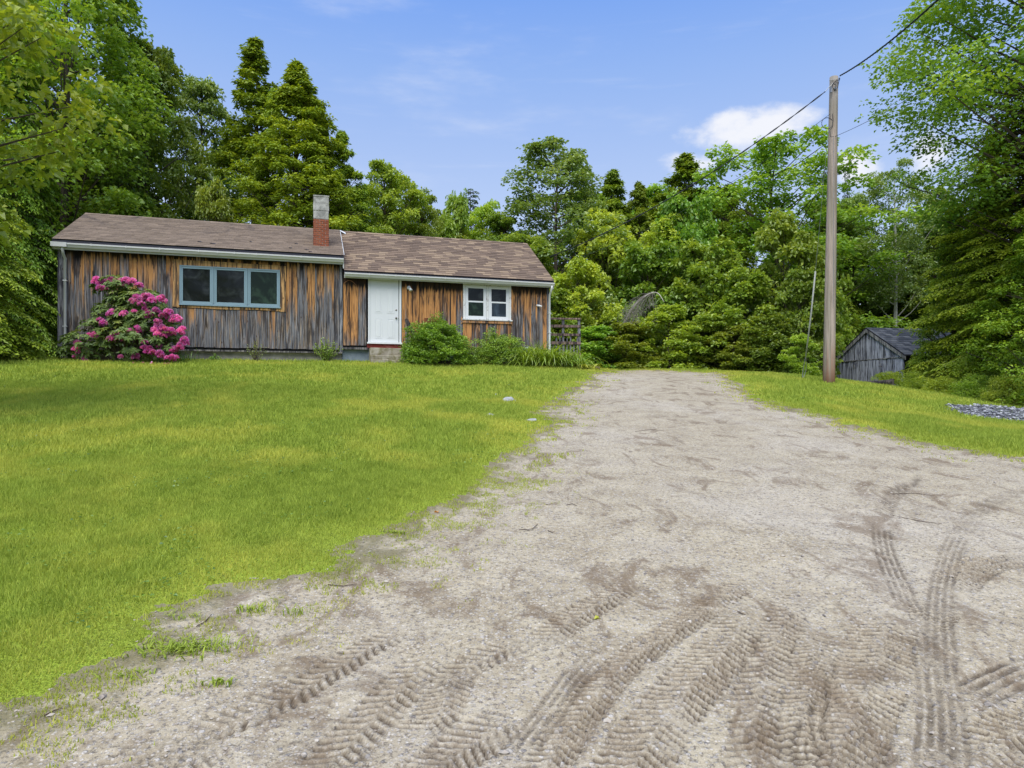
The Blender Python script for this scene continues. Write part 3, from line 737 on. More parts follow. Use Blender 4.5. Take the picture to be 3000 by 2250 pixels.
def siding(parent, mat, s0, s1, zb, zt, holes, pitch, bat):
    """vertical boards with battens over the joints; holes = (s0, s1, z0, z1)"""
    s = s0
    while s < s1 - .03:
        w = min(pitch * gb.uniform(.8, 1.2), s1 - s)
        if s1 - s - w < .09: w = s1 - s
        pieces = [(s, s + w, zb + gb.uniform(-.012, .012), zt)]
        for (h0, h1, g0, g1) in holes:
            nw = []
            for (a, b, c, d) in pieces:
                if b <= h0 + .01 or a >= h1 - .01: nw.append((a, b, c, d)); continue
                if a < h0 - .04: nw.append((a, h0, c, d)); a = h0
                if b > h1 + .04: nw.append((h1, b, c, d)); b = h1
                if g0 > c + .05: nw.append((a, b, c, g0))
                if g1 < d - .05: nw.append((a, b, g1, d))
            pieces = nw
        for a, b, c, d in pieces:
            board(parent, mat, a + .007, b - .007, -.022 + gb.uniform(-.007, .007), .018, c, d)
        j = s + w
        if bat and j < s1 - .05:
            zz = [(zb + gb.uniform(-.01, .01), zt)]
            for (h0, h1, g0, g1) in holes:
                if h0 - .03 < j < h1 + .03: zz = [(c, g0 - gb.uniform(0, .03)) for c, d in zz if g0 - c > .1] + [(g1 + .005, d) for c, d in zz if d - g1 > .15]
            if gb.random() < bat or any(h0 < j < h1 for h0, h1, _, _ in holes):
                for c, d in zz:
                    board(parent, mat, j - .026, j + .026, -.044, -.024, c, d, 'batten', .005)
        s += w
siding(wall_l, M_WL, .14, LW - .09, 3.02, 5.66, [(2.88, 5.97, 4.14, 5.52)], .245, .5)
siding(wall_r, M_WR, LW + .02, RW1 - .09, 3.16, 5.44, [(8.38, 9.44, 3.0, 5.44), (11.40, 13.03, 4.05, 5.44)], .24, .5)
# corner boards and side boards on the two gable ends
board(wall_l, M_GB, .0, .14, -.045, .10, 2.94, 5.64, 'corner_board'); board(wall_l, M_GB, LW - .085, LW, -.05, .10, 2.90, 5.70, 'corner_board')
board(wall_r, M_GB, RW1 - .09, RW1, -.045, .10, 3.0, 5.30, 'corner_board')
for b_ in np.arange(.12, 5.1, .24):
    for side, x0, x1, zb, ze, zr, mt, pr in ((0, -.012, .018, 2.98, 5.84, 7.1, M_WL, wall_l), (1, RW1 - .018, RW1 + .012, 3.1, 5.42, 7.08, M_WR, wall_r)):
        zt = ze + (zr - ze) * (1 - abs(b_ + .11 - 2.6) / 2.6) - .05
        MB().box(x0, x1, b_, b_ + .228, zb, zt).build('board', mt, pr)
MB().box(.0, LW - .01, -.085, -.0, 2.90, 2.945, .002).build('skirting_ledge', M_SILL, house)
MB().box(LW + .005, 8.40, -.085, .0, 3.035, 3.10, .002).build('skirting_ledge', M_SILL, house)
MB().box(9.46, RW1, -.085, .0, 3.035, 3.10, .002).build('skirting_ledge', M_SILL, house)

# roofs
def roof(s0, s1, ze, zr, mat, seam):
    """gable roof plane pair from eave (b=-.30) to ridge (b=2.6) and down the back; returns the roof deck object"""
    th = .07; m = MB(); b0 = -.30
    sl = (zr - ze) / 2.9
    poly = [(b0, ze - th), (2.6, zr - th), (5.5, ze - th), (5.5, ze), (2.6, zr), (b0, ze)]
    V = [(s0, y, z) for y, z in poly] + [(s1, y, z) for y, z in poly]
    m.add(V, [[i, (i + 1) % 6, 6 + (i + 1) % 6, 6 + i] for i in range(6)])
    m.add([(s0, y, z) for y, z in poly], [[0, 5, 4, 1], [1, 4, 3, 2]]); m.add([(s1, y, z) for y, z in poly], [[0, 1, 4, 5], [1, 2, 3, 4]])
    return m.build('roof', M_TAR, house)
roof_l = roof(-.05, LW + .03, 5.85, 7.29, M_SHL, None)
roof_r = roof(LW + .035, RW1 + .07, 5.40, 7.27, M_SHR, None)
def shingles(parent, s0, s1, ze, zr, mat, rows, tab, top_n, hole=None, seed=1):
    g = random.Random(seed); b0, b1 = -.325, 2.6; L = math.hypot(b1 - b0, zr - ze); ub, uz = (b1 - b0) / L, (zr - ze) / L
    e = L / rows; cand = []
    for i in range(rows):
        off = (i % 2) * tab * .5 + (i % 3) * .04; s = s0 - off
        while s < s1 - .01:
            a = max(s, s0); b = min(s + tab, s1)
            if b - a > .02 and not (hole and a < hole[1] and b > hole[0] and i * e < hole[2]): cand.append((i, a + .002, b - .002))
            s += tab
    shared = {}; rest = MB(); rv = []
    # rank by how large they show: low rows near the eave, near end first
    cand.sort(key=lambda c: (c[2] - c[1] < tab * .8, abs(c[0] - rows * .45) * .0 + c[0] * .15 + c[1] * .02))
    for n, (i, a, b) in enumerate(cand):
        t0 = i * e; w = b - a; lift = .012 + g.uniform(0, .006)
        def slab(w_):
            # local: x along eave, y up slope
            V = []
            for (x, y, h) in ((0, -.004, lift), (w_, -.004, lift), (w_, e + .01, .002), (0, e + .01, .002)):
                V.append((x, y * ub - h * uz, y * uz + h * ub))
            V += [(x, y + uz * .008, z - ub * .008) for x, y, z in V]
            return V, [[0, 1, 2, 3], [7, 6, 5, 4], [0, 4, 5, 1], [1, 5, 6, 2], [2, 6, 7, 3], [3, 7, 4, 0]]
        px, py, pz = a, b0 + t0 * ub - uz * .004, ze + t0 * uz + ub * .004 + .003
        if n < top_n:
            key = (round(w, 3), int(lift * 1000))
            if key not in shared:
                V, Q = slab(w); shared[key] = np_mesh('shingle', V, np.array(Q), mat)
            o = link('shingle', shared[key], parent); o.location = (px, py, pz)
        else:
            V, Q = slab(w); V = np.array(V) + (px, py, pz); rest.add(V, Q); rv += [g.random()] * 8
    if rv:
        tag(rest.build('shingle_course', mat, parent, attrs={'v': rv}), kind='stuff')
shingles(roof_l, -.05, LW + .03, 5.85, 7.29, M_SHL, 24, .305, 290, (6.72, 7.28, 9), 3) if False else None
shingles(roof_l, -.05, LW + .03, 5.86, 7.295, M_SHL, 24, .305, 140, None, 3)
shingles(roof_r, LW + .035, RW1 + .07, 5.41, 7.275, M_SHR, 22, .305, 160, None, 4)
for r_, x0, x1, z, mt in ((roof_l, -.05, LW + .03, 7.29, M_SHL), (roof_r, LW + .035, RW1 + .07, 7.27, M_SHR)):
    x = x0
    while x < x1 - .02:
        w = min(.3, x1 - x); m = MB()
        m.add([(x, 2.46, z - .05), (x + w - .003, 2.46, z - .055), (x + w - .003, 2.6, z + .024), (x, 2.6, z + .03), (x + w - .003, 2.74, z - .055), (x, 2.74, z - .05)],
              [[0, 1, 2, 3], [3, 2, 4, 5]]); m.build('ridge_cap', mt, r_); x += w
# rear slopes stay one shingled sheet
for x0, x1, ze, zr, mt in ((-.05, LW + .03, 5.86, 7.30, M_SHL), (LW + .035, RW1 + .07, 5.41, 7.28, M_SHR)):
    m = MB(); rv = []
    for i in range(20):
        f0, f1 = i / 20, (i + 1) / 20
        x = x0 - (i % 2) * .15
        while x < x1:
            a, b = max(x, x0), min(x + .3, x1)
            if b - a > .02:
                m.add([(a, 5.53 - 2.93 * f0, ze + (zr - ze) * f0 + .012), (b, 5.53 - 2.93 * f0, ze + (zr - ze) * f0 + .012), (b, 5.53 - 2.93 * f1, ze + (zr - ze) * f1 + .003), (a, 5.53 - 2.93 * f1, ze + (zr - ze) * f1 + .003)], [[1, 0, 3, 2]])
                rv += [gb.random()] * 4
            x += .3
    tag(m.build('rear_shingles', mt, house, attrs={'v': rv}), kind='stuff')
# curled and torn tabs on the left roof
for s_, t_, w_ in ((3.5, .52, .16), (3.85, .40, .18), (6.05, .42, .10), (6.5, .36, .14), (6.62, .12, .12), (4.9, .9, .08), (6.2, 1.0, .1)):
    ub, uz = .896, .44; y = -.325 + t_ * ub; z = 5.86 + t_ * uz
    m = MB(); m.add([(s_, y - .02, z + .035), (s_ + w_, y - .015, z + .012), (s_ + w_, y + .10, z + .06), (s_, y + .10, z + .062)], [[0, 1, 2, 3], [3, 2, 1, 0]])
    m.build('torn_shingle', M_TAR, roof_l)

# rake boards, fascia, gutters, downspouts
def rake(s0, s1, ze, zr, zlo=.17):
    for sgn in (0, 1):
        m = MB(); V = []
        for (b, z) in (((-.30, ze), (2.6, zr)) if not sgn else ((5.5, ze), (2.6, zr))):
            V += [(s0, b, z - .075), (s1, b, z - .075), (s1, b, z - .075 - zlo), (s0, b, z - .075 - zlo)]
        m.add(V, [[0, 1, 5, 4], [1, 2, 6, 5], [2, 3, 7, 6], [3, 0, 4, 7], [3, 2, 1, 0], [4, 5, 6, 7]]); m.build('rake_board', M_ALU, house)
rake(-.04, -.015, 5.85, 7.29); rake(LW + .002, LW + .03, 5.85, 7.29, .30); rake(RW1 + .035, RW1 + .06, 5.40, 7.27)
MB().box(-.04, LW + .02, -.27, -.245, 5.60, 5.775).build('fascia', M_ALU, house)
MB().box(LW + .04, RW1 + .05, -.27, -.245, 5.20, 5.325).build('fascia', M_ALU, house)
MB().box(-.03, LW, -.245, -.0, 5.665, 5.69).build('soffit', M_GB, house)
MB().box(LW + .04, RW1 + .03, -.245, -.0, 5.435, 5.46).build('soffit', M_GB, house) if False else MB().box(LW + .04, RW1 + .03, -.245, -.025, 5.31, 5.325).build('soffit', M_GB, house)
def gutter(s0, s1, z, seams):
    prof = [(-.272, 0), (-.272, -.115), (-.345, -.115), (-.375, -.06), (-.395, -.04), (-.395, 0), (-.383, 0), (-.383, -.035), (-.36, -.055), (-.338, -.103), (-.284, -.103), (-.284, 0)]
    k = len(prof); m = MB()
    V = [(s0, y, z + q) for y, q in prof] + [(s1, y, z + q) for y, q in prof]
    m.add(V, [[i, (i + 1) % k, k + (i + 1) % k, k + i] for i in range(k)])
    gt = m.build('gutter', M_ALU, house)
    for e_ in (s0, s1):
        MB().add([(e_, y, z + q) for y, q in prof[:6]] + [(e_ + .004, y, z + q) for y, q in prof[:6]], [[0, 1, 2, 3], [0, 3, 4, 5], [9, 8, 7, 6], [11, 10, 9, 6], [0, 6, 7, 1], [1, 7, 8, 2], [2, 8, 9, 3]]).build('gutter_end_cap', M_ALU, gt)
    for s in seams:
        MB().box(s, s + .022, -.401, -.376, z - .062, z + .006).build('gutter_strap', M_ALU, gt)
    return gt
g1_ = gutter(-.04, LW + .02, 5.765, [.9, 1.75, 2.6, 3.6, 4.1, 4.55, 5.15, 6.4])
g2_ = gutter(LW + .05, RW1 + .06, 5.345, [8.4, 9.2, 9.95, 10.75, 11.6, 12.1, 13.05])
MB().box(-.06, .32, -.41, -.26, 5.655, 5.775, .004).build('gutter_corner', M_ALU, g1_)
def downspout(s, ztop, zbot, mat, elbow=True):
    p = MB(); pts = [(s, -.33, ztop), (s, -.33, ztop - .07), (s, -.24, ztop - .19), (s, -.11, ztop - .27), (s, -.11, zbot + .12), (s, -.115, zbot)]
    p.tube(pts, [.036] * 6, 10); d = p.build('downspout', mat, house, True)
    for z in (ztop - .9, zbot + .75): MB().box(s - .048, s + .048, -.15, -.05, z, z + .03).build('pipe_strap', M_ALU, d)
    return d
downspout(.20, 5.66, 2.75, M_ALU); downspout(RW1 - .02, 5.25, 2.95, M_WHT)
# flashing strip between the two roofs
m = MB(); m.add([(LW + .035, -.20, 5.93 - .02), (LW + .05, -.20, 5.93 - .02), (LW + .05, 2.5, 7.285), (LW + .035, 2.5, 7.285)], [[0, 1, 2, 3]]); m.add([(LW + .03, 2.3, 7.22), (LW + .22, 2.3, 7.12), (LW + .22, 2.42, 7.20), (LW + .03, 2.42, 7.28)], [[0, 1, 2, 3]])
m.build('flashing_strip', M_WHT, house)

# chimney
chim = empty('chimney'); chim.parent = house
C0, C1, B0, B1 = 6.77, 7.23, .52, .98
MB().box(C0 + .012, C1 - .012, B0 + .012, B1 - .012, 6.0, 7.14).build('mortar_core', M_MORT, chim)
bz = 6.22; row = 0; bl = {}
while bz < 7.13:
    per = [(C0, B0, C1, B0), (C1, B0, C1, B1), (C1, B1, C0, B1), (C0, B1, C0, B0)]
    for f, (x0, y0, x1, y1) in enumerate(per):
        L = .46; cuts = [0, .19, .36, .46] if (row + f) % 2 else [0, .10, .27, .46]
        for q in range(3):
            a, b = cuts[q] + .005, cuts[q + 1] - .005; key = (f % 2, round(b - a, 3), gb.randrange(3))
            if key not in bl:
                w = b - a; dx, dy = (w / 2, .04) if f % 2 == 0 else (.04, w / 2)
                bl[key] = MB().box(-dx, dx, -dy, dy, -.0265, .0265, .0035).mesh('brick', M_BRICK)
            t = (a + b) / 2 / L; cx, cy = x0 + (x1 - x0) * t, y0 + (y1 - y0) * t
            inn = [(0, .037), (-.037, 0), (0, -.037), (.037, 0)][f]
            o = link('brick', bl[key], chim); o.location = (cx + inn[0] + gb.uniform(-.004, .004) * (f % 2), cy + inn[1] + gb.uniform(-.004, .004) * (1 - f % 2), bz + .0265)
    bz += .065; row += 1
for i, (z0, z1, d) in enumerate(((7.135, 7.39, .0), (7.395, 7.62, .006), (7.625, 7.83, .002))):
    MB().box(C0 + .0 - d, C1 + d, B0 - d, B1 + d, z0, z1, .006).build('block', M_CAP, chim, bevel=.006)
MB().box(C0 - .012, C1 + .012, B0 - .012, B1 + .012, 7.832, 7.87, .004).build('cap', M_CAP, chim)
MB().add([(C0 - .10, B0 - .10, 6.06), (C1 + .13, B0 - .10, 6.06), (C1 + .08, B0 - .006, 6.24), (C0 - .05, B0 - .006, 6.24)], [[0, 1, 2, 3]]).build('tar_collar', M_TAR, chim)
MB().add([(C0 + .10, B0 - .15, 6.055), (C1 - .08, B0 - .15, 6.055), (C1 - .10, B0 - .012, 6.21), (C0 + .10, B0 - .012, 6.21)], [[0, 1, 2, 3]]).build('flashing', M_LEAD, chim)

# three part window
def frame_ring(m, s0, s1, z0, z1, w, y0, y1):
    m.box(s0, s1, y0, y1, z0, z0 + w); m.box(s0, s1, y0, y1, z1 - w, z1)
    m.box(s0, s0 + w, y0, y1, z0 + w, z1 - w); m.box(s1 - w, s1, y0, y1, z0 + w, z1 - w)
tw = empty('window'); tw.parent = house
def cas(x0, x1, z0, z1): MB().box(x0, x1, -.052, .0, z0, z1, .004).build('casing', M_CAS, tw)
cas(2.88, 3.055, 4.17, 5.53); cas(5.805, 5.97, 4.12, 5.50); cas(3.058, 4.6, 5.375, 5.52); cas(4.603, 5.80, 5.375, 5.51)
m = MB(); xs = np.linspace(2.99, 5.80, 9)
V = []
for i, x in enumerate(xs):
    d = .012 * math.sin(i * 1.3); V += [(x, -.05, 4.145 + d), (x, -.05, 4.245), (x, .0, 4.245), (x, .0, 4.145 + d)]
m.add(V, [[4 * i + q, 4 * i + 4 + q, 4 * i + 4 + (q + 1) % 4, 4 * i + (q + 1) % 4] for i in range(8) for q in range(4)] + [[0, 1, 2, 3], [35, 34, 33, 32]]); m.build('casing', M_CAS, tw)
for i, (a, b) in enumerate(((3.06, 3.955), (3.962, 4.885), (4.892, 5.80))):
    m = MB(); frame_ring(m, a, b, 4.252, 5.37, .038, -.075, .0); frame_ring(m, a + .038, b - .038, 4.29, 5.332, .05, -.06, .0)
    fr = m.build('frame', M_BLUE, tw, bevel=.004)
    MB().box(a + .085, b - .085, -.035, -.03, 4.335, 5.285).build('pane', (M_GL, M_GL, M_GREEN)[i], tw)
MB().box(3.04, 5.82, -.095, -.0, 4.222, 4.25).build('sill', M_BLUE, tw)

# white double window
dw = empty('window'); dw.parent = house
for (x0, x1, z0, z1) in ((11.41, 11.485, 4.10, 5.30), (12.955, 13.03, 4.10, 5.30), (12.185, 12.265, 4.12, 5.19), (11.488, 12.952, 5.195, 5.30)):
    MB().box(x0, x1, -.05, .0, z0, z1, .002).build('trim_board', M_PEEL, dw)
MB().box(11.38, 13.06, -.10, .0, 4.06, 4.10, .003).build('sill', M_PEEL, dw)
for k_, (a, b) in enumerate(((11.49, 12.18), (12.27, 12.95))):
    m = MB(); frame_ring(m, a, b, 4.105, 5.19, .045, -.045, .0); m.build('frame', M_WHT, dw, bevel=.003)
    m = MB(); frame_ring(m, a + .047, b - .047, 4.64, 5.143, .042, -.030, .0); f1 = m.build('sash', M_WHT, dw)
    m = MB(); frame_ring(m, a + .047, b - .047, 4.152, 4.69, .048, -.043, -.032); f2 = m.build('sash', M_WHT, dw)
    MB().box(a + .08, b - .08, -.012, -.008, 4.67, 5.11).build('pane', M_GL, f1)
    MB().box(a + .08, b - .08, -.037, -.034, 4.19, 4.65).build('pane', (M_GREEN, M_GL2)[k_], f2)
# apron board under it with the rough curved brackets at its ends
board(dw, M_WR, 11.36, 13.06, -.07, -.025, 3.97, 4.055, 'apron', .006)
for sx, sg in ((11.37, -1), (13.05, 1)):
    MB().tube([(sx, -.035, 4.16), (sx + sg * .015, -.045, 4.08), (sx - sg * .01, -.05, 4.0), (sx + sg * .02, -.045, 3.93)], [.014, .02, .02, .012], 5).build('bracket', M_WR, dw)

# door
dr = empty('door'); dr.parent = house
for a in ((8.395, 8.445, 3.22, 5.33), (9.355, 9.42, 3.22, 5.33)): MB().box(a[0], a[1], -.055, .0, a[2], a[3]).build('jamb', M_WHT, dr, bevel=.004)
MB().box(8.448, 9.352, -.055, .0, 5.262, 5.33).build('head', M_WHT, dr); MB().box(8.36, 9.44, -.11, -.0, 3.225, 3.275).build('threshold', M_WHT, dr)
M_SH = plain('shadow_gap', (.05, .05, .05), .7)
MB().box(9.335, 9.354, -.03, .0, 3.28, 5.26).build('door_gap_shade', M_SH, dr)  # near-black strip: shade of the gap between leaf and jamb, painted in
leaf = MB().box(8.452, 9.333, -.034, .0, 3.282, 5.255).build('door_leaf', M_DOOR, dr)
for x0 in (8.60, 8.98):
    for (z0, z1) in ((3.40, 4.02), (4.19, 4.98), (5.07, 5.19)):
        m = MB(); w = .22; x1 = x0 + w
        frame_ring(m, x0, x1, z0, z1, .018, -.040, -.0345)
        m.add([(x0 + .035, -.0345, z0 + .035), (x1 - .035, -.0345, z0 + .035), (x1 - .035, -.0345, z1 - .035), (x0 + .035, -.0345, z1 - .035),
               (x0 + .055, -.041, z0 + .055), (x1 - .055, -.041, z0 + .055), (x1 - .055, -.041, z1 - .055), (x0 + .055, -.041, z1 - .055)],
              [[4, 5, 6, 7], [0, 1, 5, 4], [1, 2, 6, 5], [2, 3, 7, 6], [3, 0, 4, 7]])
        m.build('panel', M_DOOR, dr)
def lathe(prof, axis='y', n=16):
    """profile of (r, t) turned about an axis"""
    V = []; k = len(prof)
    for r, t in prof:
        for i in range(n):
            a = 2 * math.pi * i / n; u, v = r * math.cos(a), r * math.sin(a)
            V.append((u, t, v) if axis == 'y' else (u, v, t))
    Q = [[i * n + j, i * n + (j + 1) % n, (i + 1) * n + (j + 1) % n, (i + 1) * n + j] for i in range(k - 1) for j in range(n)]
    return MB().add(V, Q)
for z, nm in ((4.30, 'deadbolt'), (4.05, 'knob')):
    prof = [(.0, -.045), (.028, -.043), (.030, -.034)] if nm == 'deadbolt' else [(.0, -.095), (.026, -.09), (.030, -.075), (.02, -.058), (.014, -.05), (.030, -.045), (.032, -.034)]
    o = lathe(prof).build(nm, M_KNOB, leaf, True); o.location = (9.262, 0, z)
MB().box(8.36, 9.42, -.05, .0, 3.085, 3.222).build('kick_board', M_RED, dr)

# wall lamp, hose, stray boards: things fixed to the siding stay parts of the house
lm = lathe([(.0, -.06), (.045, -.058), (.062, -.04), (.065, -.024)]).build('wall_lamp', M_WHT, house, True); lm.location = (9.66, 0, 5.02)
m = MB(); m.tube([(0, -.05, 0), (.03, -.10, -.05), (.055, -.135, -.10)], [.02, .045, .05], 12); m.build('lamp_head', M_WHT, lm, True)
M_RUST = plain('rusty_cable', (.26, .12, .06), .8); M_OLD = woodmat('old_dark_board', 4, 30, amount=2, grey=(.11, .095, .085), pale=0)
a_ = np.linspace(0, 1, 14)
MB().tube([(7.66 + .36 * q, -.05, 5.00 + .16 * math.sin(q * 2.6 + .35)) for q in a_], .009, 6).build('loose_cable', M_RUST, house)
m = MB(); m.bar((9.56, -.06, 4.03), (9.85, -.075, 3.50), .11, .02, (0, 1, 0)); m.build('leaning_slat', M_OLD, house)
M_BRN = woodmat('brown_patch_board', -6, 2, amount=.3, orange=(.20, .075, .03))
board(house, M_BRN, 10.15, 10.32, -.05, -.026, 3.86, 4.08, 'patch_board'); board(house, M_BRN, 10.60, 10.76, -.05, -.026, 3.78, 4.06, 'patch_board')
board(house, M_BRN, 10.33, 10.59, -.048, -.026, 3.98, 4.05, 'patch_board')
MB().box(13.42, 13.60, -.14, -.0, 3.02, 3.22).build('meter_box', plain('pale_blue_plastic', (.42, .5, .56), .5), house, bevel=.01)
MB().tube([(13.92 + .0, -.06, 4.62), (13.98, -.14, 4.60), (14.06, -.17, 4.58)], [.03, .035, .02], 8).build('faucet', M_WHT, house)

# doorstep: rough cast blocks, pushed against the house
st = empty('doorstep', (HX + 8.92 * HC + .45 * HS, HY + 8.92 * HS - .45 * HC, float(gz(-3.7, 20.9)) - .05), HT, 'mossy concrete block doorstep under the white front door', 'doorstep')
b0 = st.location[2]
MB().box(-.50, .52, -.02, .38, .0, 3.07 - b0, .008).build('block', M_STEP, st, bevel=.012)
MB().box(-.50, .62, -.24, -.025, .0, 2.83 - b0, .010).build('block', M_STEP, st, bevel=.015)
MB().box(-.51, .02, -.34, -.245, .0, 2.70 - b0, .010).build('block', M_STEP, st, bevel=.012)
MB().box(.03, .66, -.33, -.245, .0, 2.69 - b0, .010).build('block', M_STEP, st, bevel=.012)

def HL(s, b, z=0.0):
    """cottage coordinates to place coordinates"""
    return (HX + s * HC - b * HS, HY + s * HS + b * HC, z)

# ------------------------------------------------------------------ deck railing past the right gable
M_DK = woodmat('deck_brown', 4, 30, amount=2, grey=(.30, .21, .18), pale=0)
dk = empty('deck_railing', HL(15.0, 1.6, 2.6), HT - .16, 'weathered brown rail fence of a small deck beyond the right end of the cottage', 'railing')
for z, h in ((1.80, .06), (1.53, .09), (1.22, .085), (.92, .10), (.52, .09)):
    MB().box(0, 1.13, -.03, .01, z - h / 2, z + h / 2, .006).build('rail', M_DK, dk)
for x in (.43, 1.02): MB().box(x, x + .09, .012, .10, -.35, 1.80).build('post', M_GB, dk)
for i in range(8): MB().box(.07 + i * .13, .12 + i * .13, .02, .05, .15, 1.10 + .12 * ((i * 37) % 3 - 1)).build('baluster', M_GB, dk)
MB().box(0, 1.13, .11, 2.2, .16, .20).build('deck_board', M_DK, dk)

# ------------------------------------------------------------------ utility pole, wires, guy
def mat_pole():
    t = NT('pole_wood'); P = t.tc.outputs['Object']
    a = t.noise(1, 5, .65, t.mapv((26, 26, .5)), .5); b = t.noise(1, 4, .6, t.mapv((9, 9, .5)), .3); c = t.noise(1, 3, .7, t.mapv((70, 70, 1.2)))
    s = t.node('ShaderNodeSeparateXYZ'); t.l.new(P, s.inputs[0]); z = s.outputs[2]
    col = t.mix(t.step(a, .35, .65), (.32, .285, .235), (.20, .165, .13)); col = t.mix(t.step(b, .42, .62), col, (.40, .33, .28))
    red = t.step(t.math('ADD', z, t.math('MULTIPLY', b, -3.0)), -1.6, -.3, 1, 0)
    col = t.mix(t.math('MULTIPLY', red, .8), col, (.23, .09, .045))
    top = t.step(z, 7.2, 8.6); col = t.mix(t.math('MULTIPLY', top, .6), col, (.26, .25, .23))
    col = t.mix(t.step(c, .60, .72), col, (.07, .05, .04))
    return t.bsdf(col, .9, .12, normal=t.bump(t.math('ADD', a, c), .5, .008))
M_POLE = mat_pole(); M_WIRE = plain('black_cable', (.018, .02, .03), .55, .3); M_STL = plain('galvanised', (.25, .26, .27), .4, .5, .1, 9, .1, .6)
PB = np.array(at(2428, 1126, 19.5)); PB[2] = float(gz(PB[0], PB[1]))
PT = np.array(at(2443, 226, 19.5))
pl = empty('utility_pole', tuple(PB), 0, 'tall bare wooden utility pole standing in the grass right of the driveway', 'utility pole')
d_ = PT - PB
ts = np.linspace(-.05, 1, 12); n_ = 18
pts = [tuple(d_ * t) for t in ts]; m = MB(); m.tube(pts, [.165 - .052 * max(t, 0) for t in ts], n_); m.build('pole_shaft', M_POLE, pl, True)
top = d_
m = MB(); m.bar(top + (-.14, -.13, -.50), top + (-.14, -.13, -.32), .05, .05); m.bar(top + (-.06, -.14, -.40), top + (.0, -.14, -.36), .05, .06); m.build('bracket', M_STL, pl)
def loop(c, rx, rz_, a0, a1, y=-.16, tilt=0):
    return [(c[0] + rx * math.cos(a), y, c[2] + rz_ * math.sin(a)) for a in np.linspace(a0, a1, 18)]
MB().tube([top + np.array(p) for p in [(.14, -.05, -.05), (.10, -.14, -.13), (-.02, -.15, -.18), (-.10, -.15, -.26), (-.13, -.15, -.38), (-.14, -.13, -.44)]], .012, 6).build('jumper_wire', M_WIRE, pl)
MB().tube([top + np.array(p) for p in [(.13, -.08, -.07), (.06, -.16, -.22), (.03, -.16, -.38), (-.03, -.16, -.42), (-.02, -.17, -.30), (-.09, -.16, -.26), (-.13, -.15, -.33)]], .011, 6).build('jumper_wire', M_WIRE, pl)
MB().tube([top + np.array(p) for p in [(-.15, -.04, -.12), (-.04, -.15, -.15), (.10, -.13, -.08), (.15, -.02, -.05)]], .010, 6).build('pole_band', M_STL, pl)
c2 = at(2418, 366, 19.4)
lp = np.array(c2) - PB
MB().tube([(lp[0] + .16 * math.cos(a), lp[1] - .12, lp[2] + .155 * math.sin(a)) for a in np.linspace(.5, 5.9, 22)], .009, 6).build('cable_loop', M_WIRE, pl)
MB().tube([(lp[0] + .15, lp[1] - .10, lp[2] + .28), (lp[0] + .165, lp[1] - .11, lp[2] + .1), (lp[0] + .15, lp[1] - .11, lp[2] - .10), (lp[0] + .08, lp[1] - .10, lp[2] - .2), (lp[0] + .10, lp[1] - .10, lp[2] - .38), (lp[0] + .2, lp[1] - .08, lp[2] - .36)], .008, 6).build('drop_wire', M_WIRE, pl)
MB().tube([at_ - PB for at_ in map(np.array, (at(2442, 400, 19.32), at(2443, 520, 19.32), at(2441, 900, 19.30)))], .006, 5).build('ground_wire', M_STL, pl)

def cable(P, rad, n=90, twist=0.0, strands=1):
    P = np.array(P, float); L = smooth_line3(P, n); m = MB()
    T = np.gradient(L, axis=0); T /= np.linalg.norm(T, axis=1, keepdims=True)
    up = np.array([0, 0, 1.]); X = np.cross(T, up); X /= np.linalg.norm(X, axis=1, keepdims=True); Z = np.cross(X, T)
    s = np.concatenate([[0], np.cumsum(np.linalg.norm(np.diff(L, axis=0), axis=1))])
    for k in range(strands):
        ph = s / max(twist, 1e-6) * 2 * math.pi + k * 2 * math.pi / strands if strands > 1 else s * 0
        off = (X * np.cos(ph)[:, None] + Z * np.sin(ph)[:, None]) * (rad * 1.05 if strands > 1 else 0)
        m.tube(L + off, rad, 5)
    return m
def smooth_line3(P, n):
    P = np.array(P, float)
    P = np.vstack([2 * P[0] - P[1], P, 2 * P[-1] - P[-2]]); o = []
    k = max(2, n // (len(P) - 3))
    for i in range(1, len(P) - 2):
        a, b, c, d = P[i - 1:i + 3]
        for t in np.linspace(0, 1, k, endpoint=False):
            o.append(.5 * ((2 * b) + (c - a) * t + (2 * a - 5 * b + 4 * c - d) * t * t + (3 * b - a - 3 * c + d) * t ** 3))
    return np.array(o + [P[-2]])
def span(a, b, sag, n=12):
    a = np.array(a, float); b = np.array(b, float)
    return [tuple(a + (b - a) * t - np.array([0, 0, 4 * sag * t * (1 - t)])) for t in np.linspace(0, 1, n)]
hA = at(1612, 752, 23.5); pA = at(2418, 268, 19.3); pB = at(2461, 222, 19.4)
o = cable(span(pA, hA, .42), .011, 160, .9, 2).build('service_cable', M_WIRE); tag(o, 'thick twisted black cable sagging from the pole top to the cottage gable', 'power line')
pF = at(2790, -40, 11.5)
o = cable(span(pB, pF, .12), .0105, 120, .8, 3).build('service_cable', M_WIRE); tag(o, 'twisted black cable rising from the pole top out of the picture at upper right', 'power line')
o = cable([pA, at(2428, 256, 19.3), at(2440, 245, 19.32)], .007, 12).build('dead_end_clamp', M_STL, pl); o.location = -PB
o = cable(span(at(2432, 334, 19.4), at(1620, 780, 23.8), .5), .006, 60).build('phone_wire', M_WIRE); tag(o, 'thin wire slung lower than the thick cable between pole and cottage', 'wire')
o = cable(span(at(2446, 400, 19.4), at(3120, -40, 12.5), .25), .006, 60).build('phone_wire', M_WIRE); tag(o, 'thin wire running from mid pole in front of the big right tree', 'wire')
gw = empty('guy_wire', tuple(PB), 0, 'slack guy wire with grey guard sleeve anchored in grass left of the pole', 'guy wire')
gA = np.array(at(2350, 1106, 20.6)); gA[2] = float(gz(gA[0], gA[1]))
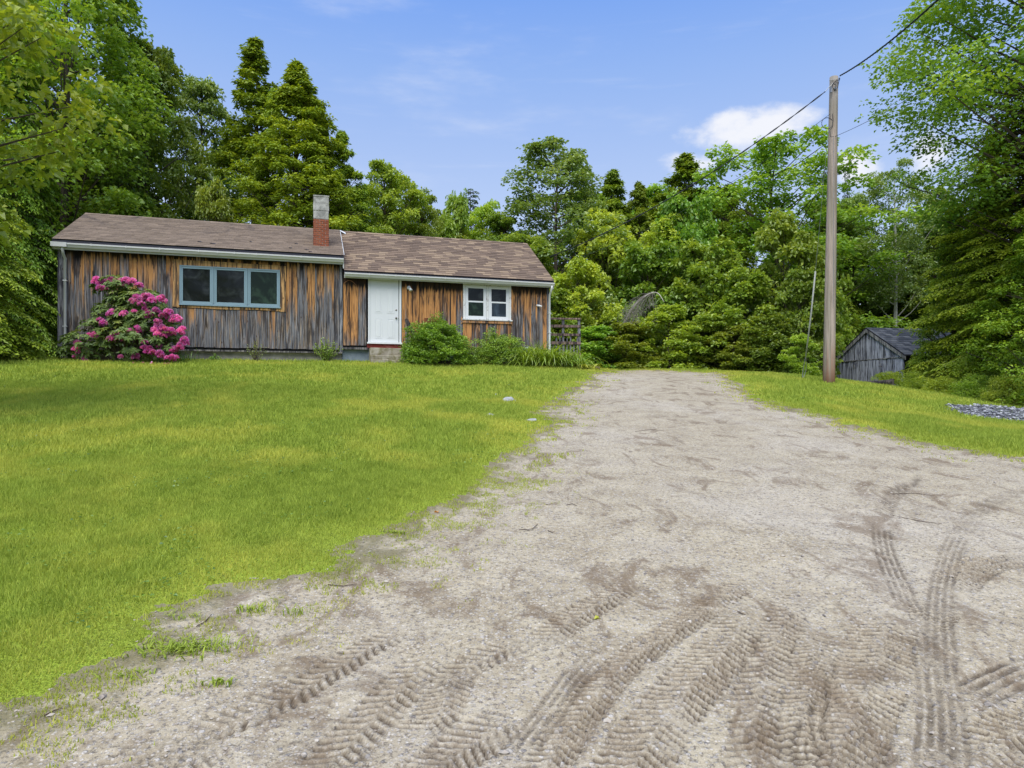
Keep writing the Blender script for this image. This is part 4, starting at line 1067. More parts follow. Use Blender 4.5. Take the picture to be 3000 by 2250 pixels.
g0 = np.array(at(2425, 400, 19.5)); g1 = np.array(at(2389, 795, 20.1)); g2 = np.array(at(2361, 1042, 20.5))
cable([g0 - PB, g1 - PB], .005, 8).build('wire', M_STL, gw); MB().tube([g1 - PB, (g1 * .5 + g2 * .5) - PB + (.015, 0, 0), g2 - PB], .024, 8).build('guard_sleeve', plain('grey_plastic', (.36, .37, .34), .6), gw, True)
cable([g2 - PB, gA - PB + (.03, 0, .3), gA - PB - (0, 0, .1)], .012, 10).build('anchor_rod', M_STL, gw)
cable([g2 - PB, gA - PB + (.12, 0, .32), gA - PB + (.02, 0, .0)], .008, 10).build('anchor_rod', M_STL, gw)

# ------------------------------------------------------------------ grey shed beyond the bank
M_SHED = woodmat('shed_board', 4, 30, amount=2, grey=(.62, .65, .73), pale=0)
M_SHT = woodmat('shed_trim', 4, 30, amount=2, grey=(.46, .45, .42), pale=0)
sxl = np.array(at(2450, 1052, 30.9)); sxr = np.array(at(2648, 1040, 26.9)); w_ = sxr - sxl; SW = float(np.hypot(w_[0], w_[1])); SA = math.atan2(w_[1], w_[0])
sg_ = float(min(gz(sxl[0], sxl[1]), gz(sxr[0], sxr[1]))) - .25
sh = empty('garden_shed', (sxl[0], sxl[1], sg_), SA, 'small grey board shed with double doors and dark gable roof beyond the grass bank', 'shed')
ze, zr, DP = 3.24 - sg_, 4.42 - sg_, 5.0
m = MB(); poly = [(0.02, 0), (SW - .02, 0), (SW - .02, ze), (SW / 2, zr - .05), (.02, ze)]; m.prism(poly, .03, DP); wl_ = m.build('wall', M_DARK, sh)
zc = 3.20 - sg_ - .06; nb = 18
for i in range(nb):
    x0, x1 = SW * i / nb, SW * (i + 1) / nb
    def top_(x): return ze + (zr - ze) * (1 - abs(x - SW / 2) / (SW / 2)) - .06
    t0, t1 = top_(x0), top_(x1)
    m = MB(); V = [(x0 + .003, -.012, zc), (x1 - .003, -.012, zc), (x1 - .003, -.012, max(t1, zc + .02)), (x0 + .003, -.012, max(t0, zc + .02))]
    V += [(x, .028, z) for x, _, z in V]; m.add(V, [[0, 1, 2, 3], [7, 6, 5, 4], [0, 4, 5, 1], [1, 5, 6, 2], [2, 6, 7, 3], [3, 7, 4, 0]]); m.build('board', M_SHED, wl_)
    if not (5 <= i < 13): board(wl_, M_SHED, x0 + .003, x1 - .003, .0, .028, -.1, zc - .01)
for k_, (d0, d1) in enumerate(((5, 9), (9, 13))):
    dd = empty('door'); dd.parent = sh
    for i in range(d0, d1):
        MB().box(SW * i / nb + .003, SW * (i + 1) / nb - .003, -.018, .028, .05, zc - .03 - .012 * (i % 3), .003).build('board', M_SHED, dd)
    xh = SW * (5.1 if not k_ else 12.1) / nb
    MB().box(xh - .02, xh + .18, -.03, -.019, zc - .34, zc - .30).build('hinge', M_SHT, dd); MB().box(xh + .04, xh + .09, -.03, -.019, zc - .28, zc - .2).build('hinge', M_SHT, dd)
MB().box(-.02, SW + .02, -.03, -.013, zc - .028, zc + .012).build('trim_board', M_SHT, sh)
for sg2 in (0, 1):
    m = MB(); ov = .16; sl_ = (zr - ze) / (SW / 2)
    xa = -ov if not sg2 else SW + ov; za = ze - ov * sl_
    for (y0, y1, zt, h, mt, nm) in ((-.09, -.04, .02, .15, M_SHT, 'rake_board'), (-.09, DP + .1, .07, .05, M_TAR, 'roof')):
        m = MB(); V = []
        for y in (y0, y1):
            V += [(xa, y, za + zt), (SW / 2, y, zr + zt), (SW / 2, y, zr + zt - h), (xa, y, za + zt - h)]
        m.add(V, [[0, 1, 2, 3], [7, 6, 5, 4], [0, 4, 5, 1], [1, 5, 6, 2], [2, 6, 7, 3], [3, 7, 4, 0]]); o = m.build(nm, mt, sh)
    rv = []; m = MB(); rows = 13
    for i in range(rows):
        f0, f1 = i / rows, (i + 1) / rows; y = -.10 - (i % 2) * .15
        while y < DP + .1:
            a, b = max(y, -.10), min(y + .3, DP + .11)
            P_ = lambda f, yy_, up: (xa + (SW / 2 - xa) * f, yy_, za + (zr - za) * f + .072 + up)
            if b - a > .02: m.add([P_(f0, a + .003, .016), P_(f0, b - .003, .016), P_(f1, b - .003, .004), P_(f1, a + .003, .004), P_(f0, a + .003, 0), P_(f0, b - .003, 0)], [[0, 1, 2, 3] if sg2 else [3, 2, 1, 0], [0, 4, 5, 1]]); rv += [gb.random()] * 6
            y += .3
    tag(m.build('shingle_course', M_SHD, o, attrs={'v': rv}), kind='stuff')

# ------------------------------------------------------------------ small things on the ground
M_ROCK = mat_conc('field_stone', (.30, .31, .33), (.52, .53, .55), None, 6)
def rock(px, py, Y, r, label, sq=.6, seed=1, mat=None, emb=.2):
    g = np.random.default_rng(seed); x, _, _ = at(px, py, Y)
    n1, n2 = 9, 14; V = []
    for i in range(n1 + 1):
        th = math.pi * i / n1
        for j in range(n2):
            a = 2 * math.pi * j / n2; d = np.array([math.sin(th) * math.cos(a), math.sin(th) * math.sin(a), math.cos(th)])
            q = 1 + .28 * (vn(d[0] * 1.7 + seed * 5, d[1] * 1.7 + d[2] * 2.1, seed) - .5) * 2
            V.append(d * q * (r, r * .8, r * sq))
    Q = [[i * n2 + j, (i + 1) * n2 + j, (i + 1) * n2 + (j + 1) % n2, i * n2 + (j + 1) % n2] for i in range(n1) for j in range(n2)]
    o = MB().add(V, Q).build('field_stone', mat or M_ROCK, None, True)
    o.location = (x, Y, float(gz(x, Y)) + r * sq * (.6 - emb)); o.rotation_euler = (0, 0, seed); return tag(o, label, 'stone')
rock(1493, 1184, 13.4, .15, 'rounded blue grey field stone lying in the lawn left of the drive', .62, 1)
rock(1434, 1226, 11.4, .095, 'low pale stone half sunk in the lawn below the blue grey stone', .45, 2)
rock(1556, 1240, 10.9, .10, 'flat whitish stone at the ragged left edge of the gravel', .35, 3)
rock(1456, 1160, 14.8, .07, 'small pale pebble like stone in the grass above the larger grey one', .5, 4)
# fallen leaves
M_YL = leafmat('yellow_leaf', (.62, .60, .05), (.72, .72, .06), (.80, .80, .10), .2)
def fallen(px, py, mat, s, label, rz):
    Y = 3200 / (py - 940); x = (px - 1500) / 2000 * Y; z = float(zsurf(np.array([x]), np.array([Y]))[0]) + .008
    P = [(0, 0), (.25, .28), (.6, .36), (.85, .2), (1.05, 0), (.85, -.22), (.55, -.34), (.22, -.25)]
    V = [(a * s, b * s, .012 * math.sin(a * 5) + abs(b) * .02) for a, b in P] + [(.5 * s, 0, .0)]
    m = MB().add(V, None, [[i, (i + 1) % 8, 8] for i in range(8)]); m.add([(-.35 * s, .01 * s, 0), (-.35 * s, -.01 * s, 0), (0, -.01 * s, .003), (0, .01 * s, .003)], [[0, 1, 2, 3]])
    o = m.build('fallen_leaf', mat); o.location = (x, Y, z); o.rotation_euler = (.1, .05, rz); tag(o, label, 'leaf')
fallen(1740, 1800, M_YL, .055, 'bright yellow leaf lying on the gravel in the foreground', .3)
M_OR = leafmat('orange_leaf', (.60, .26, .04), (.66, .30, .05), (.70, .34, .06), .2)
fallen(1283, 1498, M_OR, .05, 'small orange brown leaf lying at the grass edge', 2.2)
M_TWIG = plain('dead_twig', (.075, .05, .035), .9)
TW = [((1575, 1530), (1540, 1545), 'dark twig lying crossways on the mid gravel'), ((1520, 1545), (1552, 1548), 'thin dark twig lying flat beside another on the left gravel'),
      ((1605, 1549), (1625, 1553), 'short brown stick on the gravel near the drive centre'), ((1660, 1478), (1690, 1480), 'thin twig on the gravel just above the tyre prints'),
      ((2160, 1784), (2185, 1795), 'curved dark twig among the tyre prints right of centre'), ((1860, 1263), (1950, 1262), 'thin dead branch lying across the upper drive'),
      ((575, 1835), (620, 1800), 'forked dead twig beside the grass clump at lower left'), ((130, 2097), (185, 2075), 'dark stick on the gravel near the lower left corner'),
      ((960, 1705), (1045, 1702), 'long thin stick on the gravel below the lawn edge'), ((2615, 1430), (2740, 1438), 'long dark stick pressed into the sand at right'),
      ((2615, 1495), (2760, 1520), 'straight dark stick lying obliquely below the other one at right')]
for i, (a, b, lab) in enumerate(TW):
    pts = []
    for (px, py) in (a, ((a[0] + b[0]) / 2 + 3, (a[1] + b[1]) / 2 + 4 * (-1) ** i), b):
        Y = 3200 / (py - 940); x = (px - 1500) / 2000 * Y; pts.append((x, Y, float(zsurf(np.array([x]), np.array([Y]))[0]) + .008))
    c = np.array(pts[0]); m = MB().tube([np.array(p) - c for p in pts], [.0025, .003, .0015], 5)
    o = m.build('twig', M_TWIG); o.location = c; tag(o, lab, 'twig', 'dead twigs on the drive')
# planters and log
M_PLW = woodmat('planter_wood', 4, 30, amount=2, grey=(.24, .17, .11), pale=0)
def planter(px, py, Y, w, h, label):
    x, _, _ = at(px, py, Y); e = empty('planter_box', (x, Y, float(gz(x, Y)) - .02), .25, label, 'planter', 'planter boxes')
    for a in ((-w / 2, w / 2, -.14, -.12), (-w / 2, w / 2, .12, .14), (-w / 2, -w / 2 + .02, -.118, .118), (w / 2 - .02, w / 2, -.118, .118)):
        MB().box(a[0], a[1], a[2], a[3], 0, h, .004).build('board', M_PLW, e)
    MB().box(-w / 2 + .02, w / 2 - .02, -.118, .118, 0, h * .8).build('soil', M_TWIG, e)
planter(1716, 1077, 24.5, .30, .26, 'low wooden planter box beside the yellow hosta'); planter(1741, 1080, 25.0, .32, .20, 'smaller brown planter box right of the other planter')
lgp = at(2573, 1140, 22.5); lg = empty('log_bench', (lgp[0], lgp[1], float(gz(lgp[0], lgp[1])) + .0), -.2, 'short dark brown log propped in the grass before the grey shed', 'log')
MB().tube([(-.42, 0, .14), (0, 0, .15), (.40, 0, .17)], [.075, .08, .085], 9).build('log', M_OLD, lg); MB().box(.36, .46, -.06, .06, -.05, .28, .01).build('stake', M_OLD, lg)
# ------------------------------------------------------------------ vegetation
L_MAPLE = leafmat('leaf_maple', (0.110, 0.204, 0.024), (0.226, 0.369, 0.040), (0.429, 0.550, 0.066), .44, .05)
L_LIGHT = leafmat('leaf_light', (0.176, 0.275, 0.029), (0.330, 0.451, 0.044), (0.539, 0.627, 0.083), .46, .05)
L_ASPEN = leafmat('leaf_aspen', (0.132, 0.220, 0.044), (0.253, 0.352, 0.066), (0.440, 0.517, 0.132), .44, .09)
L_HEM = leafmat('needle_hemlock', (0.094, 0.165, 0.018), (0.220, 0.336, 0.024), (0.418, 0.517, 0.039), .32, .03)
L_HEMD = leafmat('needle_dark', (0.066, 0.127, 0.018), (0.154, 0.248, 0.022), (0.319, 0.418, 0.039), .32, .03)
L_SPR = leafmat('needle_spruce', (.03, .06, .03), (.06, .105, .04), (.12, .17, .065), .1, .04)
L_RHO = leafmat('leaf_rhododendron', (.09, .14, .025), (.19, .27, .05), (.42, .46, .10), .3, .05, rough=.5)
L_YEW = leafmat('leaf_yew', (.08, .17, .015), (.21, .36, .025), (.40, .56, .045), .2, .06)
L_DAY = leafmat('leaf_daylily', (.20, .33, .03), (.36, .53, .05), (.52, .66, .10), .35, .1)
L_HOS = leafmat('leaf_hosta', (.40, .42, .05), (.60, .58, .09), (.74, .70, .17), .35, .08)
L_WEED = leafmat('leaf_weed', (.09, .18, .02), (.20, .34, .03), (.36, .50, .055), .35, .07)
M_BARK = plain('bark_grey', (.085, .07, .055), .9, .1, .3, 9, .5)
M_BIRCH = plain('bark_birch', (.50, .48, .43), .8, .15, .35, 6, .3)
M_DEAD = plain('dead_branch', (.23, .21, .19), .9, .1, .25, 12, .3)

def leaf_arr(C, A, N, L, W, fold=.18):
    """rhombic leaves: base point C, direction A, surface normal N, length L, width W"""
    A = A / (np.linalg.norm(A, axis=1, keepdims=True) + 1e-9)
    S = np.cross(N, A); S /= np.linalg.norm(S, axis=1, keepdims=True) + 1e-9
    N = np.cross(A, S)
    L = L[:, None]; W = W[:, None]
    p0 = C; p1 = C + A * L * .45 + S * W * .5 + N * L * fold; p2 = C + A * L - N * L * .12; p3 = C + A * L * .45 - S * W * .5 + N * L * fold
    return np.stack([p0, p1, p2, p3], 1).reshape(-1, 3)
def quads(n): return np.arange(4 * n).reshape(-1, 4)
def leaf_mesh(name, parts, mat):
    """parts: list of (V, v)"""
    V = np.concatenate([p[0] for p in parts]); v = np.concatenate([np.repeat(p[1], 4) for p in parts])
    return np_mesh(name, V, quads(len(V) // 4), mat, False, {'v': v})
def unit(g, n):
    d = g.normal(size=(n, 3)); return d / np.linalg.norm(d, axis=1, keepdims=True)

def clump_leaves(g, centres, radii, per, L, flat=.55, droop=.25, tone=None, out=None, wr=.7, shell=.35):
    """leaves spread over the upper and outer part of leaf clumps"""
    n = len(centres) * per
    C = np.repeat(centres, per, 0); r = np.repeat(radii, per)
    d = unit(g, n); d[:, 2] = np.where(d[:, 2] < -.35, -d[:, 2], d[:, 2])
    rad = (shell + (1 - shell) * g.random(n) ** .6)
    P = C + d * (r * rad)[:, None] * np.array([1, 1, flat])
    outd = d.copy(); outd[:, 2] = outd[:, 2] * .3 - droop + g.normal(0, .25, n)
    outd[:, :2] += g.normal(0, .35, (n, 2))
    N = np.stack([g.normal(0, .7, n), g.normal(0, .7, n), np.ones(n)], -1) + d * .6
    Ls = L * g.uniform(.6, 1.25, n)
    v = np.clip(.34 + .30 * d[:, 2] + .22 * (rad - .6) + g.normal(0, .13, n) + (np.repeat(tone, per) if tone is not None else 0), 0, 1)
    return leaf_arr(P, outd, N, Ls, Ls * wr), v

def decid(seed, H, Rr, base=.15, nclump=150, per=140, L=.15, mat=None, prof=None, cr=(.45, .95), trunk=.16, lean=0.0, flat=.72, wr=.75, bark=None, open_=0.0, bend=None, asym=0.0, ctop=.5, nl=95):
    """returns (crown mesh, wood mesh) of a broadleaf tree standing at the origin"""
    g = np.random.default_rng(seed); prof = prof or (lambda h: math.sin(math.pi * min(1, max(0, h)) ** .75) ** .6)
    lob = g.uniform(.75, 1.18, 9)
    C = []; rr = []; tone = []
    k = 0
    while len(C) < nclump and k < nclump * 8:
        k += 1; h = g.random() ** .85; a = g.uniform(0, 2 * math.pi); q = (1 - open_) * g.random() ** .45 + open_ * g.random() ** .2
        la = lob[int(a / 6.2832 * 9) % 9] * (1 + .14 * math.sin(5 * h * 3 + seed + a * 2)) * (1 + asym * math.cos(a))
        r = Rr * prof(h) * q * la
        cx = bend(h) if bend else 0
        p = np.array([r * math.cos(a) + lean * h * H + cx, r * math.sin(a), H * (base + (1 - base) * h) - .12 * r])
        s = g.uniform(*cr) * (1.1 - ctop * h)
        if C and g.random() < .5 and min(np.linalg.norm(np.array(C[-30:]) - p, axis=1)) < s * .5: continue
        C.append(p); rr.append(s); tone.append(g.normal(0, .09) + .12 * (h - .5) + .10 * (q - .6))
    C = np.array(C); rr = np.array(rr)
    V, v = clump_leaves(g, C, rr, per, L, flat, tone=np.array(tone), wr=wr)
    # stray sprigs that break up the outline
    m = nclump * 2; idx = g.integers(0, len(C), m); dirs = unit(g, m); dirs[:, 2] = np.abs(dirs[:, 2]) * .8
    tip = C[idx] + dirs * (rr[idx] * g.uniform(.9, 1.45, m))[:, None] * np.array([1, 1, .75])
    V2, v2 = clump_leaves(g, tip, np.full(m, .16) * (L / .15), 9, L, .9, tone=np.full(m, .05), wr=wr)
    crown = leaf_mesh('crown', [(V, v), (V2, v2)], mat)
    w = MB(); tp = []
    for t in np.linspace(0, .93, 9):
        tp.append((lean * t * H + (bend(t) if bend else 0) + .06 * math.sin(t * 7 + seed), .05 * math.cos(t * 6), t * H - (.15 if t == 0 else 0)))
    w.tube(tp, [trunk * (1.05 - .95 * t) for t in np.linspace(0, .95, 9)], 7)
    TP = np.array(tp)
    for i in g.permutation(len(C))[:min(len(C), nl)]:
        c = C[i]; zj = max(base * H * .7, c[2] - np.hypot(c[0], c[1]) * g.uniform(.5, 1.0)); j = np.array([np.interp(zj, TP[:, 2], TP[:, 0]), np.interp(zj, TP[:, 2], TP[:, 1]), zj])
        mid = j * .5 + c * .5 + np.array([0, 0, g.uniform(-.15, .12)]) ; r0 = trunk * .22
        w.tube([j, mid, c], [r0, r0 * .6, .012], 4, False)
    return crown, w.mesh('trunk', bark or M_BARK)

def hemlock(seed, H, Rr, base=.08, nb=150, L=.16, mat=None, prof=None, droop=.42, trunk=.15, tw=9, width=.42, bark=None, up=.12, dens=1.0, narrow=.38):
    """returns (crown, trunk) of a conifer with flat drooping sprays"""
    g = np.random.default_rng(seed); prof = prof or (lambda h: (1 - h) ** .8 * (.65 + .35 * min(1, h * 5)) + .02)
    CC, AA, NN, LL, VV_ = [], [], [], [], []; w = MB()
    w.tube([(.04 * math.sin(i * 1.3 + seed) * (i > 0), .04 * math.cos(i * 1.7), H * i / 8 - (.15 if i == 0 else 0)) for i in range(9)], [trunk * (1.04 - i / 8) for i in range(9)], 7)
    for b in range(nb):
        h = (b + g.random()) / nb; h = h ** .92; z0 = H * (base + (1 - base) * h); a = b * 2.39996 + g.normal(0, .25)
        Lb = Rr * prof(h) * g.uniform(.62, 1.15) + .12; dz = droop * g.uniform(.6, 1.3); u_ = up + .5 * h ** 3
        tone = g.normal(0, .10) + .1 * (h - .5)
        n = max(3, int(tw * Lb / Rr * 1.6 * dens) + 2)
        ca, sa = math.cos(a), math.sin(a)
        f = lambda t: np.stack([ca * Lb * t, sa * Lb * t, z0 + Lb * (u_ * t - dz * t * t)], -1)
        tt = np.array([0, .35, .7, 1.0]); w.tube(f(tt), [.028 * (1 - h) + .012, .02, .013, .006], 3, False)
        ts = np.linspace(.18, 1.0, n) + g.uniform(-.02, .02, n)
        Pb = f(ts); fw = np.array([ca, sa, 0]); sd = np.array([-sa, ca, 0])
        for side in (-1, 1, 0):
            m_ = n if side else max(2, n // 2)
            tl = Lb * width * (1.05 - .75 * ts) * g.uniform(.7, 1.25, n) + .10
            if side == 0: sel = np.arange(n)[-m_:]
            else: sel = np.arange(n)
            for i in sel:
                l = tl[i] if side else L * 1.6
                q = max(2, int(l / (L * .52)))
                dir_ = fw * (.75 if side else 1) + sd * side * g.uniform(.55, .95) + np.array([0, 0, -.22 - .25 * ts[i]])
                dir_ /= np.linalg.norm(dir_)
                tq = (np.arange(q) + g.random(q) * .5) / q
                base_p = Pb[i] + dir_ * (tq * l)[:, None] + np.array([0, 0, -1]) * (tq ** 2 * l * .22)[:, None]
                CC.append(base_p + g.normal(0, .012, (q, 3))); 
                sw = (np.arange(q) % 2 * 2 - 1)[:, None] * np.cross(dir_, [0, 0, 1.])[None] * .75
                AA.append(dir_[None] + sw + g.normal(0, .18, (q, 3)) + np.array([0, 0, -.12]))
                NN.append(np.array([0, 0, 1.])[None] + g.normal(0, .38, (q, 3)))
                LL.append(np.full(q, L) * g.uniform(.7, 1.2, q))
                VV_.append(np.clip(.18 + .42 * ts[i] + .22 * tq + tone + g.normal(0, .10, q), 0, 1))
    C = np.concatenate(CC); A = np.concatenate(AA); N = np.concatenate(NN); LL = np.concatenate(LL); v = np.concatenate(VV_)
    crown = leaf_mesh('crown', [(leaf_arr(C, A, N, LL, LL * narrow, .08), v)], mat)
    return crown, w.mesh('trunk', bark or M_BARK)

TREE_N = [0]
def plant(meshes, px, Y, top, hw, R0, H0, label, cat='tree', name='broadleaf_tree', group=None, rz=None, swap=None, dx=0.0):
    """set a tree from shared crown and trunk meshes: top row and half width as surveyed from the drive"""
    x = (px - 1500) / 2000 * Y + dx; z0 = float(gz(x, Y)); H = 1.6 + (1160 - top) / 2000 * Y - z0; Rt = hw / 2000 * Y * 1.2
    TREE_N[0] += 1; e = empty(name, (x, Y, z0), (TREE_N[0] * 2.4) % 6.28 if rz is None else rz, label, cat, group)
    e.scale = (Rt / R0, Rt / R0, H / H0)
    c = link('crown', meshes[0], e); t = link('trunk', meshes[1], e)
    return e

round_ = lambda h: math.sin(math.pi * (.16 + .80 * h)) ** .5 * (1.12 - .25 * h)
tall_ = lambda h: (math.sin(math.pi * (.08 + .9 * h)) ** .5) * (1 - .25 * h)
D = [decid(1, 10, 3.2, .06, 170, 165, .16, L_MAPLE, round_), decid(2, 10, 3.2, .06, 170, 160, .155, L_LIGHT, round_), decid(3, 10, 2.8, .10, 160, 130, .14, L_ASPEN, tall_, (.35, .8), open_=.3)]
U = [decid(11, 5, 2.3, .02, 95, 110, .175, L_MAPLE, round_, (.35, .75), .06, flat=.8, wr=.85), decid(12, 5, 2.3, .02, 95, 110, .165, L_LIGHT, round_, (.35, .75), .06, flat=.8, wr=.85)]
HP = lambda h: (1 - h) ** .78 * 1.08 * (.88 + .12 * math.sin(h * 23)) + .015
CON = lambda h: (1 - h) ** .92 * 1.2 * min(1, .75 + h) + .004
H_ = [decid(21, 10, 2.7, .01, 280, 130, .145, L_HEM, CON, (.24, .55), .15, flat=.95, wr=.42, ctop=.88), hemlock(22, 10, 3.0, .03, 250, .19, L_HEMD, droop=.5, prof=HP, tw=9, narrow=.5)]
H_SP = hemlock(23, 10, 1.0, .1, 120, .16, L_SPR, droop=.2, tw=6, width=.5)
TL, TO = 'trees closing the view behind the cottage', 'forest trees beyond the yard'

# --- left of and behind the cottage
big_l = decid(31, 17, 4.6, .16, 330, 150, .17, L_MAPLE, tall_, (.55, 1.15), .22, open_=.25)
plant(big_l, 190, 25, -330, 285, 4.6, 17, 'very tall maple rising out of the picture behind the left end of the cottage')
plant(D[0], 430, 28, 125, 150, 3.2, 10, 'tall leafy tree whose stepped right shoulder ends at the blue sky, over the left roof')
plant(D[2], 590, 31, 240, 135, 2.8, 10, 'broad rounded tree between the stepped maple and the pointed cedar')
cedar = decid(24, 12, 2.6, .02, 260, 100, .16, L_HEM, lambda h: (1 - h) ** .85 * 1.1 + .004, (.3, .6), .15, flat=.85, wr=.42, open_=.25, ctop=.88)
plant(cedar, 748, 30, 118, 200, 2.6, 12, 'pointed open conifer with the highest spire in the middle, sky showing through', name='conifer')
hem_c = decid(26, 12, 3.6, .01, 440, 165, .14, L_HEM, CON, (.3, .68), .17, flat=.85, wr=.42, ctop=.88)
plant(hem_c, 870, 27.5, 190, 280, 3.6, 12, 'broad dense hemlock with sloping right side directly behind the chimney', name='conifer')
plant(H_[0], 935, 28.2, 300, 120, 2.7, 10, 'second point of the conifer group, just right of the chimney', name='conifer')
plant(H_[0], 800, 28.6, 262, 95, 2.7, 10, 'third point of the conifer group, just left of the chimney', name='conifer')
plant(H_[0], 1000, 28.5, 385, 140, 2.7, 10, 'lower hemlock shoulder right of the chimney hemlock', name='conifer')
plant(D[1], 1130, 31, 488, 125, 3.2, 10, 'bright leafy tree rising over the junction of the two roofs')
plant(D[1], 1235, 32, 570, 85, 3.2, 10, 'small bright leafy tree sloping down to the right wing roof')
plant(U[1], 622, 25.6, 560, 85, 2.3, 5, 'small light green tree peeping over the left roof ridge')
plant(H_[1], 50, 22.5, 120, 150, 3.0, 10, 'dark hemlock standing left of the cottage with low sweeping boughs', name='conifer')
plant(H_[1], -90, 17, 330, 180, 3.0, 10, 'dark hemlock cut by the left picture edge with boughs near the lawn', name='conifer')
plant(H_[1], 150, 27, 330, 160, 3.0, 10, 'shaded hemlock behind the left corner of the cottage', name='conifer')
plant(D[0], 360, 34, 330, 210, 3.2, 10, 'shaded maple seen through the gaps behind the stepped tree')
plant(D[2], 700, 37, 420, 150, 2.8, 10, 'pale leafy tree far behind the pointed cedar')
plant(D[0], 60, 33, 60, 260, 3.2, 10, 'tall shaded maple far back at the left picture edge')
plant(D[0], -420, 26, -60, 330, 3.2, 10, 'maple standing just outside the left picture edge')
# near maple with large leaves
def near_maple():
    g = np.random.default_rng(41); C = []; rr = []; tone = []
    for i in range(150):
        h = g.random(); a = g.uniform(0, 6.283); q = g.random() ** .4; r = 2.15 * (math.sin(math.pi * (.1 + .85 * h)) ** .6) * q * g.uniform(.8, 1.12)
        C.append((r * math.cos(a), r * math.sin(a), 1.9 + 4.9 * h)); rr.append(g.uniform(.3, .55)); tone.append(g.normal(.05, .1) + .2 * (h - .5))
    V, v = clump_leaves(g, np.array(C), np.array(rr), 62, .125, .55, .45, np.array(tone), wr=.85)
    w = MB(); w.tube([(0, 0, -.1), (.05, 0, 2), (0, .1, 4.5), (.05, 0, 6.2)], [.13, .10, .06, .02], 8)
    for c in C[::2]:
        j = np.array([0, 0, max(1.3, c[2] - 1.0)]); w.tube([j, (j + c) / 2 + (0, 0, .1), c], [.028, .018, .006], 4, False)
    return leaf_mesh('crown', [(V, v)], L_LIGHT), w.mesh('trunk', M_BARK)
nm = near_maple(); e = empty('broadleaf_tree', (-8.35, 9.3, float(gz(-8.35, 9.3)) + .3), 0, 'nearest maple with large bright leaves reaching in at the left edge', 'tree'); link('crown', nm[0], e); link('trunk', nm[1], e); e.scale = (1.0, 1.0, 1.05)

# --- middle: beyond the right wing and the top of the drive
plant(H_SP, 1380, 46, 555, 50, 1.0, 10, 'thin dark spruce tip above the ridge of the right wing', name='conifer')
plant(U[1], 1335, 36, 590, 70, 2.3, 5, 'yellow green sapling left of the thin spruce tip')
plant(D[1], 1425, 38, 600, 95, 3.2, 10, 'yellow green leafy tree right below the thin spruce tip')
aspen = decid(51, 11, 3.6, .02, 230, 130, .14, L_ASPEN, lambda h: (math.sin(math.pi * (.14 + .80 * h)) ** .6) * (1.25 - .6 * h), (.4, .9), .13, open_=.2, asym=-.15)
plant(aspen, 1630, 36, 425, 215, 3.6, 11, 'tall airy aspen with ragged crown right of the cottage', rz=.3)
plant(H_[0], 1795, 38, 500, 160, 2.7, 10, 'narrow conifer right of the airy aspen', name='conifer')
plant(H_[0], 1872, 37, 535, 130, 2.7, 10, 'slightly lower narrow conifer beside the first one', name='conifer')
plant(H_[0], 2008, 40, 455, 215, 2.7, 10, 'broad pointed conifer behind the sagging cable', name='conifer')
plant(D[1], 1960, 34, 640, 110, 3.2, 10, 'bright yellow green tree crown below the broad pointed conifer')
bigm = decid(52, 11, 3.8, .04, 230, 130, .15, L_MAPLE, lambda h: math.sin(math.pi * (.12 + .76 * h)) ** .45, (.5, 1.0), .17)
plant(bigm, 2262, 38, 425, 245, 3.8, 11, 'large round maple left of the utility pole')
plant(D[0], 1540, 33, 690, 120, 3.2, 10, 'shaded leafy tree close behind the right gable')
for i, (px, Y, tp, hw, k, lab) in enumerate([
    (1600, 29.5, 850, 105, 0, 'low maple bush right beside the deck rail fence'), (1690, 30.5, 770, 100, 1, 'leafy understory tree left of the dead bent birch'),
    (1745, 28.6, 960, 75, 0, 'low bush at the forest edge below the dead birch, left side'), (1835, 28.8, 950, 85, 1, 'low bright bush at the head of the drive below the dead birch'),
    (1960, 28.8, 900, 90, 1, 'drooping bright bush at the top centre of the drive'), (1900, 32, 720, 120, 0, 'understory maple behind the dead bent birch'),
    (2070, 31, 720, 130, 0, 'dense understory maple above the right part of the drive head'), (2060, 28.6, 930, 85, 0, 'low maple bush right of the drooping bright bush'),
    (2180, 29.5, 800, 120, 0, 'layered understory maple midway between drive head and guy wire'), (2150, 28, 960, 80, 1, 'low light green bush before the layered understory maple'),
    (2300, 29.5, 650, 120, 1, 'tall light understory maple just left of the guy wire'), (2255, 27.4, 930, 90, 0, 'low round leafed bush left of the guy wire foot'),
    (2345, 28, 800, 80, 0, 'dark understory maple directly behind the guy wire sleeve'), (2345, 25.6, 985, 50, 1, 'young bright sapling at the guy wire foot'),
    (2010, 34, 590, 120, 0, 'mid height maple beneath the broad pointed conifer'), (1780, 34, 640, 120, 1, 'mid height maple beneath the two narrow conifers'),
    (1560, 28.3, 900, 60, 0, 'dark leafy bush behind the deck rail'), (2405, 33.5, 740, 80, 0, 'understory maple behind the pole')]):
    plant(U[k], px, Y, tp, hw, 2.3, 5, lab, name='understory_tree')
